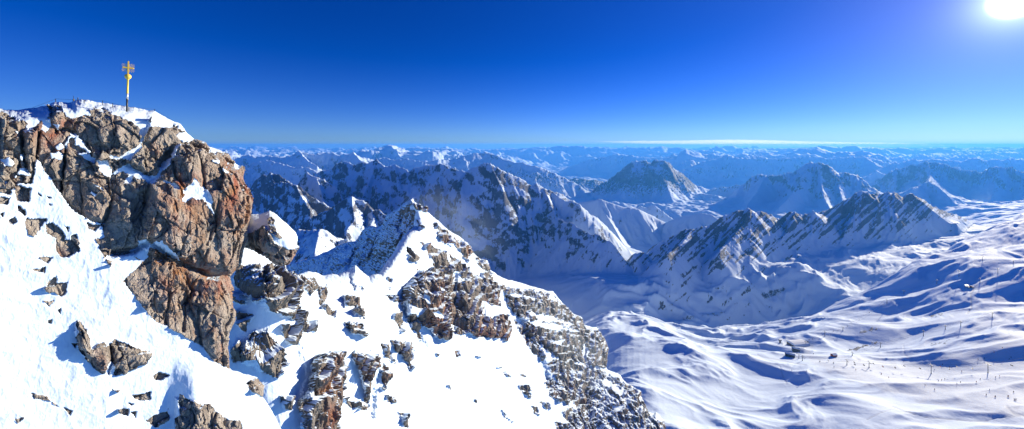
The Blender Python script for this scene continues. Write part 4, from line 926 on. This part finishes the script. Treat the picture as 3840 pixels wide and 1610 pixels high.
cA, spA = line_of('chairlift', [(2996,1330,1346),(3009,1337,1355),(3176,1354,1371),(3259,1361,1382),(3492,1371,1403),(3705,1367,1401),(3960,1320,1350)],
 ['lift tower at the lower station, just left of the red-footed tower','lift tower standing on the flat snow right below the small station huts','lift tower below the orange hut, third along the lower line','slim lift tower on the piste just right of the orange hut','tall lift tower with a long shadow in the middle of the lower line','tall lift tower with a long shadow near the right edge','lift tower at the far right end of the lower line'], 2.2, 'towers of the lower chairlift')
tag(cA, 'pair of dark haul cables sagging along the lower chairlift line', 'lift cable')
cB, spB = line_of('upper_lift', [(3022,1283,1297),(3093,1247,1264),(3161,1231,1243),(3326,1124,1141),(3390,1093,1106),(3513,1051,1066),(3596,1020,1042),(3685,963,980)],
 ['lift tower beside the big station roof','lift tower just right above the station, with a shadow','lift tower at the foot of the shaded hollow','lift tower on the bright slope above the shaded hollow','lift tower in the middle of the upper line','lift tower left of the small steel frame on the crest','tallest lift tower of the upper line, above the steel frame','topmost lift tower by the shaded dip at upper right'], 1.7, 'towers of the upper lift')
tag(cB, 'pair of dark haul cables climbing the upper lift line', 'lift cable')
cC, spC = line_of('tow', [(3196,1325,1336),(3302,1287,1304),(3463,1243,1262),(3545,1222,1237),(3603,1207,1225),(3721,1176,1196),(3960,1120,1135)],
 ['drag lift tower nearest the orange hut','drag lift tower in the blue shade beside the bare rocks','drag lift tower on the lit hump above the winding track','drag lift tower left of the middle of its line','drag lift tower right of the middle of its line','drag lift tower on the shaded bank at right','drag lift tower at the right edge'], 1.2, 'towers of the drag lift')
tag(cC, 'thin dark cables of the drag lift crossing the shaded slope', 'lift cable')
for i, (px, t0, b0) in enumerate([(3675,1048,1066),(3742,1011,1029),(3800,980,992)]):
    g = gp(px, b0); r = make_tower(max(4, (b0-t0)*g.y/F), 1.0); r.location = g; r['label'] = ['lone lift tower at the head of the winding vehicle track','lone lift tower left of the shaded hollow at the right edge','small far tower at the right edge above the hollow'][i]; r['group'] = 'towers near the crest at right'
# chairs on the lower line
def make_chair(kind):
    r = thing('lift_chair', '', 'lift chair')
    bm = bmesh.new(); add_tube(bm, [(0,0,.1),(.05,0,-.6),(.35,0,-1.0),(.35,0,-2.3)], .045, 6); mobj('hanger', bm, M['dark'], r)
    bm = bmesh.new(); add_box(bm, (0,0,-2.35), (.55,2.1,.12)); mobj('seat', bm, M[kind], r)
    bm = bmesh.new(); add_box(bm, (.3,0,-1.95), (.1,2.1,.7)); mobj('backrest', bm, M[kind], r)
    bm = bmesh.new(); add_tube(bm, [(.3,.95,-1.5),(-.4,.95,-1.9),(-.35,.6,-2.9),(-.35,-.6,-2.9),(-.4,-.95,-1.9),(.3,-.95,-1.5)], .03, 5)
    mobj('safety_bar', bm, M['dark'], r); return r
chd = make_chair('black'); chr_ = make_chair('red'); used = set(); n_ch = 0
L0 = spA[0]; L1 = spA[1]
words = ['first','second','third','fourth','fifth','sixth','seventh','eighth','ninth','tenth','eleventh','twelfth','thirteenth','fourteenth','fifteenth','sixteenth']
spots = [(0,14),(0,17),(1,16),(0,23),(1,24),(0,27),(0,32),(1,31),(0,34),(1,36),(0,38),(0,43),(1,45),(0,47),(1,42),(0,53)]
order = sorted(spots, key=lambda s: spA[s[0]][s[1]].x/spA[s[0]][s[1]].y)
for rank, (ln, k) in enumerate(order):
    redc = rank in (7, 11)
    src = chr_ if redc else chd
    o = src if id(src) not in used else copy_tree(src); used.add(id(src))
    a = spA[ln][k]; b = spA[ln][k+1]; o.location = a; o.rotation_euler = (0,0,math.atan2(b.y-a.y, b.x-a.x)+(PI if ln else 0)); o['group'] = 'chairs hanging on the lower chairlift'
    o['label'] = ('red' if redc else 'dark')+' chair hanging on the lower chairlift, '+words[rank]+' from the left'

# station buildings
def frame_at(px, py):
    g = gp(px, py); return g
def station():
    g = frame_at(2993, 1296); mp = g.y/F; W_ = 58*mp; D_ = 15.; Hh = 13*mp
    r = thing('lift_station', 'large lift station with a curved snow-covered roof and a dark glazed front', 'building', g, rotz=math.radians(8))
    bm = bmesh.new(); add_box(bm, (0,0,Hh*.25-1), (W_, D_, Hh*.5+2)); mobj('wall', bm, M['wood'], r)
    for k in range(9):
        bm = bmesh.new(); add_box(bm, (-W_*.42+k*W_*.105, -D_/2-.03, Hh*.26), (W_*.075,.1,Hh*.3)); mobj('window', bm, M['glass'], r)
    bm = bmesh.new(); prof = [(-D_*.58, Hh*.5),(-D_*.56,Hh*.66),(-D_*.4,Hh*.92),(-D_*.15,Hh*1.08),(D_*.15,Hh*1.08),(D_*.42,Hh*.9),(D_*.58,Hh*.6),(D_*.58,Hh*.5)]
    A = [bm.verts.new((-W_*.52,y,z)) for y, z in prof]; B = [bm.verts.new((W_*.53,y*(.96),z*1.0)) for y, z in prof]
    for i in range(len(prof)): j = (i+1) % len(prof); bm.faces.new((A[i], A[j], B[j], B[i]))
    bm.faces.new(A[::-1]); bm.faces.new(B); mobj('roof', bm, M['snowroof'], r)
    bm = bmesh.new(); add_box(bm, (W_*.5+1.2,-2,Hh*.75), (3,.5,.5)); add_tube(bm, [(W_*.5+2.5,-2,-1),(W_*.5+2.5,-2,Hh*.9)], .3, 8); add_tube(bm, [(W_*.5+2.5,-2.2,Hh*.8),(W_*.5+2.5,-1.7,Hh*.8)], 1.6, 16); mobj('bullwheel', bm, M['dark'], r)
    bm = bmesh.new(); add_box(bm, (W_*.38,-D_/2-.1,Hh*.16), (2.2,.14,2.6)); mobj('door', bm, M['black'], r)
station()
def hut(px, py, w, d, h, label, rot, wallm, open_=False, name='hut'):
    g = frame_at(px, py); mp = g.y/F; W_ = w*mp; D_ = d*mp; Hh = h*mp
    r = thing(name, label, 'hut', g, rotz=math.radians(rot))
    bm = bmesh.new(); add_box(bm, (0,0,Hh*.3-.8), (W_, D_, Hh*.6+1.6)); mobj('wall', bm, M[wallm], r)
    bm = bmesh.new()
    for sg in (-1,1):
        add_box(bm, (0,sg*D_*.28,Hh*.78), (W_*1.12,D_*.66,.25), Matrix.Rotation(-sg*.42, 3, 'X'))
    mobj('roof', bm, M['dark'] if open_ else M['snowroof'], r)
    bm = bmesh.new()
    for sg in (-1,1): add_box(bm, (0,sg*D_*.27,Hh*.78+.35), (W_*1.0,D_*.58,.4), Matrix.Rotation(-sg*.42, 3, 'X'))
    if open_: mobj('roof_snow', bm, M['snowroof'], r)
    else: bm.free()
    bm = bmesh.new(); add_box(bm, (-W_*.2,-D_/2-.03,Hh*.28), (1.0,.1,2.0)); mobj('door', bm, M['black'], r)
    for k in (0, 1):
        bm = bmesh.new(); add_box(bm, (W_*(.1+.22*k),-D_/2-.03,Hh*.33), (W_*.13,.1,Hh*.2)); mobj('window', bm, M['glass'], r)
    return r
hut(2984, 1317, 22, 12, 13, 'small dark station hut just below the large curved roof', -25, 'black', True)
h3 = hut(2962, 1338, 28, 11, 14, 'long dark-roofed lift shelter, lower left of the small dark hut', -28, 'black', True, 'lift_shelter')
hut(3127, 1337, 17, 12, 11, 'lone orange-sided hut with a snowy roof beside the piste', 12, 'orange')
g = frame_at(2925, 1288); r = thing('lookout_tower', 'small square tower hut on a mound left of the large station', 'tower', g, rotz=.3); mp = g.y/F
bm = bmesh.new(); add_box(bm, (0,0,3*mp), (4*mp,4*mp,10*mp)); mobj('wall', bm, M['wood'], r)
bm = bmesh.new(); add_box(bm, (0,0,10.*mp), (7*mp,7*mp,4*mp)); mobj('cabin', bm, M['dark'], r)
bm = bmesh.new(); add_box(bm, (0,0,12.6*mp), (8*mp,8*mp,1.2*mp)); mobj('roof', bm, M['snowroof'], r)
g = frame_at(3625, 1083); mp = g.y/F; r = thing('steel_frame', 'small steel frame of a tow station on the crest at right', 'frame', g, rotz=.2)
for k in range(3):
    for sg in (-1, 1):
        bm = bmesh.new(); add_tube(bm, [((k-1)*4*mp,sg*1.5,-.5),((k-1)*4*mp,sg*1.2,12*mp)], .16, 6); mobj('leg', bm, M['dark'], r)
bm = bmesh.new(); add_box(bm, (0,0,12*mp), (11*mp,3.2,.5)); add_box(bm, (0,0,8*mp), (9*mp,.3,.3)); mobj('top_beam', bm, M['dark'], r)
g = frame_at(3641, 1079); r = thing('snow_groomer', 'dark tracked snow groomer parked beside the steel frame', 'snow groomer', g, rotz=.35)
for sg in (-1,1):
    bm = bmesh.new(); add_box(bm, (0,sg*1.7,.5), (5.2,1.1,1.0), bev=.3); mobj('track', bm, M['black'], r)
bm = bmesh.new(); add_box(bm, (.2,0,1.3), (4.4,2.6,.8), bev=.15); mobj('body', bm, M['red'], r)
bm = bmesh.new(); add_box(bm, (.9,0,2.3), (1.8,2.2,1.4), bev=.3); mobj('cabin', bm, M['glass'], r)
bm = bmesh.new(); add_box(bm, (3.2,0,.8), (.25,4.8,1.1)); mobj('blade', bm, M['dark'], r)
bm = bmesh.new(); add_box(bm, (-3.3,0,.5), (1.2,4.4,.5)); mobj('tiller', bm, M['dark'], r)

# skiers: one continuous skinned body each, skis and poles as parts
def make_skier(jacket, pose):
    me = bpy.data.meshes.new('person'); 
    k = .18 if pose else .02
    P = [(0,0,.92),(0,.02,1.18),(0,.04-k*.3,1.42),(0,.05-k*.4,1.53),(0,.05-k*.5,1.68),
         (-.10,0,.88),(-.13,-.10-k*.3,.5),(-.13,.04,.09),(.10,0,.88),(.13,-.10-k*.3,.5),(.13,.04,.09),
         (-.19,.03-k*.3,1.40),(-.30,-.08,1.15),(-.30,-.28,1.08),(.19,.03-k*.3,1.40),(.30,-.08,1.15),(.30,-.28,1.08),(-.13,-.14,.04),(.13,-.14,.04)]
    E = [(0,1),(1,2),(2,3),(3,4),(0,5),(5,6),(6,7),(0,8),(8,9),(9,10),(2,11),(11,12),(12,13),(2,14),(14,15),(15,16),(7,17),(10,18)]
    Rd = [.15,.16,.15,.065,.115,.10,.075,.06,.10,.075,.06,.075,.055,.05,.075,.055,.05,.05,.05]
    me.from_pydata([Vector(p) for p in P], E, []); o = bpy.data.objects.new('person', me); col.objects.link(o)
    m1 = o.modifiers.new('s', 'SKIN'); m1.use_smooth_shade = True
    for i, v in enumerate(me.skin_vertices[0].data): v.radius = (Rd[i], Rd[i]); v.use_root = (i == 0)
    o.modifiers.new('d', 'SUBSURF').levels = 1
    bpy.context.view_layer.update()
    ev = o.evaluated_get(bpy.context.evaluated_depsgraph_get()); nm = bpy.data.meshes.new_from_object(ev)
    o.modifiers.clear(); o.data = nm; bpy.data.meshes.remove(me); nm.name = 'person'
    for m in (M['navy'], M[jacket], M['skin'], M['black']): nm.materials.append(m)
    for p in nm.polygons:
        z = p.center.z; p.use_smooth = True; p.material_index = 0 if z < .93 else (1 if z < 1.53 else (3 if z > 1.68 or p.center.y > .03 else 2))
    for sg in (-1, 1):
        bm = bmesh.new(); add_box(bm, (sg*.13,-.1,.015), (.09,1.55,.02)); add_box(bm, (sg*.13,-.93,.06), (.085,.16,.02), Matrix.Rotation(-.5, 3, 'X')); mobj('ski', bm, M['red' if jacket == 'navy' else 'black'], o)
        bm = bmesh.new(); add_tube(bm, [(sg*.32,-.3,1.1),(sg*.42,-.02,.0)], .012, 5); mobj('ski_pole', bm, M['dark'], o)
    o['category'] = 'person'
    return o
za = lambda x, y: (3240+x/1.637, 950+y/1.637)
zb = lambda x, y: (2840+x/3.6, 1150+y/3.6)
AREAS = [
 ('on the lower piste right of the tall shadowed lift tower', [za(570,805),za(592,797),za(690,795),za(714,780),za(808,770),za(832,762),za(600,730),za(893,655),za(903,645),za(740,655),za(700,660),za(798,610),za(850,590)]),
 ('in the bottom right corner on the flat piste', [za(770,847),za(751,873),za(803,887),za(808,884),za(883,887),za(887,885),za(919,856),za(922,905),za(928,908),za(933,905)]),
 ('on the piste below the middle of the lower chairlift', [za(375,815),za(434,845),za(458,787),za(477,785),za(496,777),za(482,690),za(525,705),za(432,722),za(245,665),za(107,747)]),
 ('by the lift station on the valley floor', [zb(700,455),zb(745,452),zb(670,508),zb(710,508),zb(475,685),zb(620,700),zb(640,705),zb(760,650)]),
 ('on the track along the upper lift', [zb(1515,92),zb(1375,190),zb(1215,282),zb(1025,340),zb(1090,336),zb(1105,20),zb(1155,15),zb(990,400)]),
 ('on the snow left of the piste below the station', [zb(670,884),zb(465,868),zb(1330,864),zb(1675,920),zb(1775,970),zb(1035,830)])]
JK = {('navy',0): None, ('red',1): None, ('blue',0): None}
protos = {}
rs = random.Random(5)
for an, (area, pts_) in enumerate(AREAS):
    pts_ = sorted(pts_)
    for i, (px, py) in enumerate(pts_):
        j = ['navy','navy','red','navy','blue','navy','red'][(i*3+an) % 7]; ps2 = (i+an) % 2
        key = (j, ps2)
        if key not in protos: o = protos[key] = make_skier(j, ps2)
        else: o = copy_tree(protos[key])
        g = gp(px, py); o.location = g+Vector((0,0,.03)); o.rotation_euler = (0,0,rs.uniform(-PI, PI))
        n_ = 'first second third fourth fifth sixth seventh eighth ninth tenth eleventh twelfth thirteenth'.split()[i]
        o['label'] = 'skier in '+{'navy':'dark','red':'a red','blue':'a blue'}[j]+(' clothes ' if j == 'navy' else ' jacket ')+area+', '+n_+' from left'
        if len(o['label'].split()) > 16: o['label'] = ' '.join(('skier in '+{'navy':'dark','red':'red','blue':'blue'}[j]+' '+area+', '+n_+' from left').split()[:16])
        o['group'] = 'skiers spread over the pistes'
print('things', time.time()-T0, flush=True)
# ------------------------------------------------------------------ camera, light, sky, air
cam = bpy.data.cameras.new('camera'); co = bpy.data.objects.new('camera', cam); col.objects.link(co)
co.rotation_euler = (PI/2, 0, 0); cam.sensor_width = 36; cam.lens = 36*F/3840; cam.shift_y = (HY-805)/3840
cam.clip_start = .5; cam.clip_end = 90000
sc.camera = co
sl = bpy.data.lights.new('sun', 'SUN'); so = bpy.data.objects.new('sun', sl); col.objects.link(so)
sl.energy = SUN_E; sl.angle = math.radians(.5); sl.color = (1, .86, .635)
so.rotation_euler = SUN.to_track_quat('Z', 'Y').to_euler()
w = bpy.data.worlds.new('World'); sc.world = w; w.use_nodes = True
t = NT(w); bg = w.node_tree.nodes['Background']
sky = t.new('ShaderNodeTexSky', sky_type='NISHITA', sun_disc=False)
sky.sun_elevation = math.asin(SUN.z); sky.sun_rotation = math.atan2(SUN.x, SUN.y)
sky.altitude = 2950; sky.air_density = 1.0; sky.dust_density = .2; sky.ozone_density = 2.5
gz = t.new('ShaderNodeTexCoord').outputs['Generated']; sz = t.new('ShaderNodeSeparateXYZ'); t.l.new(gz, sz.inputs[0])
cz = t.new('ShaderNodeCombineXYZ'); t.l.new(sz.outputs[0], cz.inputs[0]); t.l.new(sz.outputs[1], cz.inputs[1]); t.l.new(t.math('MAXIMUM', sz.outputs[2], .012), cz.inputs[2])
t.l.new(cz.outputs[0], sky.inputs['Vector'])
hsv = t.new('ShaderNodeHueSaturation'); hsv.inputs['Saturation'].default_value = SKY_SAT; hsv.inputs['Value'].default_value = 1
t.l.new(sky.outputs[0], hsv.inputs['Color'])
g0 = t.new('ShaderNodeTexCoord').outputs['Generated']
sx = t.new('ShaderNodeSeparateXYZ'); t.l.new(g0, sx.inputs[0])
tint = t.mix(1.0, hsv.outputs[0], t.mix(t.ss(sx.outputs[2], -.02, .32), SKY_LOW, SKY_TINT), 'MULTIPLY')
# the sun's own glare in the sky
g = t.new('ShaderNodeTexCoord').outputs['Generated']
dn = t.new('ShaderNodeVectorMath', operation='DOT_PRODUCT'); nrm = t.new('ShaderNodeVectorMath', operation='NORMALIZE')
t.l.new(g, nrm.inputs[0]); t.l.new(nrm.outputs[0], dn.inputs[0]); dn.inputs[1].default_value = SUN
d = dn.outputs['Value']
ang = t.math('ARCCOSINE', t.math('MINIMUM', d, .999999))
core = t.math('MULTIPLY', t.math('SUBTRACT', 1, t.ss(ang, .014, .032)), 25)
halo = t.math('MULTIPLY', t.math('EXPONENT', t.math('MULTIPLY', ang, -11.0)), 2.2)
halo2 = t.math('MULTIPLY', t.math('EXPONENT', t.math('MULTIPLY', ang, -52.0)), 26.0)
gl = t.math('ADD', core, t.math('ADD', t.math('MULTIPLY', t.math('EXPONENT', t.math('MULTIPLY', ang, -4.5)), .9), t.math('ADD', halo, halo2)))
gc = t.mix(1.0, (1, .97, .93), (1,1,1), 'MULTIPLY')
sv = t.new('ShaderNodeVectorMath', operation='SCALE'); sv.inputs[0].default_value = (.78, .90, 1.0); t.l.new(gl, sv.inputs['Scale'])
ad = t.new('ShaderNodeVectorMath', operation='ADD'); t.l.new(tint, ad.inputs[0]); t.l.new(sv.outputs[0], ad.inputs[1])
t.l.new(ad.outputs[0], bg.inputs[0]); bg.inputs[1].default_value = SKY_E

# thin cloud bank lying on the horizon, outside the haze
def cloud_bank():
    n = 60; ring = 14; bm = bmesh.new(); rows = []
    YC = 41000.
    for i in range(n+1):
        a = i/n; px = 2230+a*1420
        mid = 531+a*17; half = 13*(min(1, a*3)**.8)*(min(1, (1-a)*2.5)**.8)*(.9+.1*math.sin(a*17+1))+.4
        mid += .8*math.sin(a*13)
        c = pt(px, mid, YC); hz = half*YC/F; r = []
        for k in range(ring):
            th = 2*PI*k/ring; r.append(bm.verts.new((c.x, c.y+math.cos(th)*2600*min(1, half/6), c.z+math.sin(th)*hz)))
        rows.append(r)
    for a, b in zip(rows[:-1], rows[1:]):
        for k in range(ring): bm.faces.new((a[k], a[(k+1) % ring], b[(k+1) % ring], b[k]))
    bm.faces.new(rows[0]); bm.faces.new(rows[-1][::-1])
    bmesh.ops.recalc_face_normals(bm, faces=bm.faces)
    me = bpy.data.meshes.new('cloud'); bm.to_mesh(me); bm.free()
    m = bpy.data.materials.new('thin_cloud'); m.use_nodes = True; nt = m.node_tree; nt.nodes.clear()
    out = nt.nodes.new('ShaderNodeOutputMaterial'); pv = nt.nodes.new('ShaderNodeVolumePrincipled')
    pv.inputs['Color'].default_value = (1,.93,.86,1); pv.inputs['Density'].default_value = 8e-5; pv.inputs['Anisotropy'].default_value = .35
    nt.links.new(pv.outputs[0], out.inputs['Volume']); me.materials.append(m)
    o = bpy.data.objects.new('cloud', me); col.objects.link(o); o['kind'] = 'stuff'; o['label'] = 'long thin pale cloud bank lying on the right horizon'
cloud_bank()
# snow blown off the small peak and the ridge
def blown_snow(name, c, rx, dens, label, seed, sc_=.03, rot=(0,0,0)):
    bm = bmesh.new(); bmesh.ops.create_icosphere(bm, subdivisions=3, radius=1)
    me = bpy.data.meshes.new(name); bm.to_mesh(me); bm.free()
    m = bpy.data.materials.new('blown_snow'); m.use_nodes = True; t = NT(m); t.n.clear()
    out = t.new('ShaderNodeOutputMaterial'); pv = t.new('ShaderNodeVolumePrincipled')
    pv.inputs['Color'].default_value = (.75,.9,1,1); pv.inputs['Anisotropy'].default_value = .3
    ob = t.new('ShaderNodeTexCoord').outputs['Object']
    ln = t.new('ShaderNodeVectorMath', operation='LENGTH'); t.l.new(ob, ln.inputs[0])
    fall = t.ss(ln.outputs['Value'], 1.0, .15)
    n = t.noise(t.mapping(ob, (1.6,1.6,3.0), loc=(seed,0,0)), 1.6, 5, .6, .8)
    d = t.math('MULTIPLY', t.math('MULTIPLY', fall, t.ss(n, .35, .75)), dens)
    t.l.new(d, pv.inputs['Density']); t.l.new(pv.outputs[0], out.inputs['Volume']); me.materials.append(m)
    o = bpy.data.objects.new(name, me); col.objects.link(o); o.location = c; o.scale = rx; o.rotation_euler = rot
    o['kind'] = 'stuff'; o['label'] = label
blown_snow('blown_snow', pt(1700, 840, 215), (42, 30, 24), .012, 'plume of snow blown off the small peak', 3., rot=(0,.5,0))
blown_snow('blown_snow', pt(2120, 1260, 225), (70, 22, 34), .010, 'veil of snow drifting along the lower end of the rocky ridge', 8., rot=(0,.6,0))
if HAZE:
    m = bpy.data.materials.new('thin_mountain_air'); m.use_nodes = True; nt = m.node_tree; nt.nodes.clear()
    out = nt.nodes.new('ShaderNodeOutputMaterial'); pv = nt.nodes.new('ShaderNodeVolumePrincipled')
    pv.inputs['Color'].default_value = HAZE_C; pv.inputs['Density'].default_value = HAZE; pv.inputs['Anisotropy'].default_value = HAZE_G
    nt.links.new(pv.outputs[0], out.inputs['Volume'])
    me = bpy.data.meshes.new('haze'); bm = bmesh.new(); bmesh.ops.create_cube(bm, size=1)
    zlo = float(ZT.min())-1.5; zhi = 60.0
    for v in bm.verts: v.co = (v.co.x*90000, 13400+v.co.y*27400, (zlo+zhi)/2+v.co.z*(zhi-zlo))
    bm.to_mesh(me); bm.free(); me.materials.append(m)
    o = bpy.data.objects.new('haze', me); col.objects.link(o); o['kind'] = 'stuff'; o['label'] = 'thin blue haze filling the air over the far valleys'
vs = sc.view_settings
vs.view_transform = 'Standard'; vs.look = 'None'; vs.gamma = 1; vs.use_curve_mapping = False; vs.exposure = EXPO
sc.cycles.max_bounces = 5; sc.cycles.diffuse_bounces = 1; sc.cycles.volume_bounces = 1; sc.cycles.glossy_bounces = 2
sc.cycles.use_denoising = True
sc.cycles.volume_step_rate = 1
print('script', time.time()-T0, flush=True)
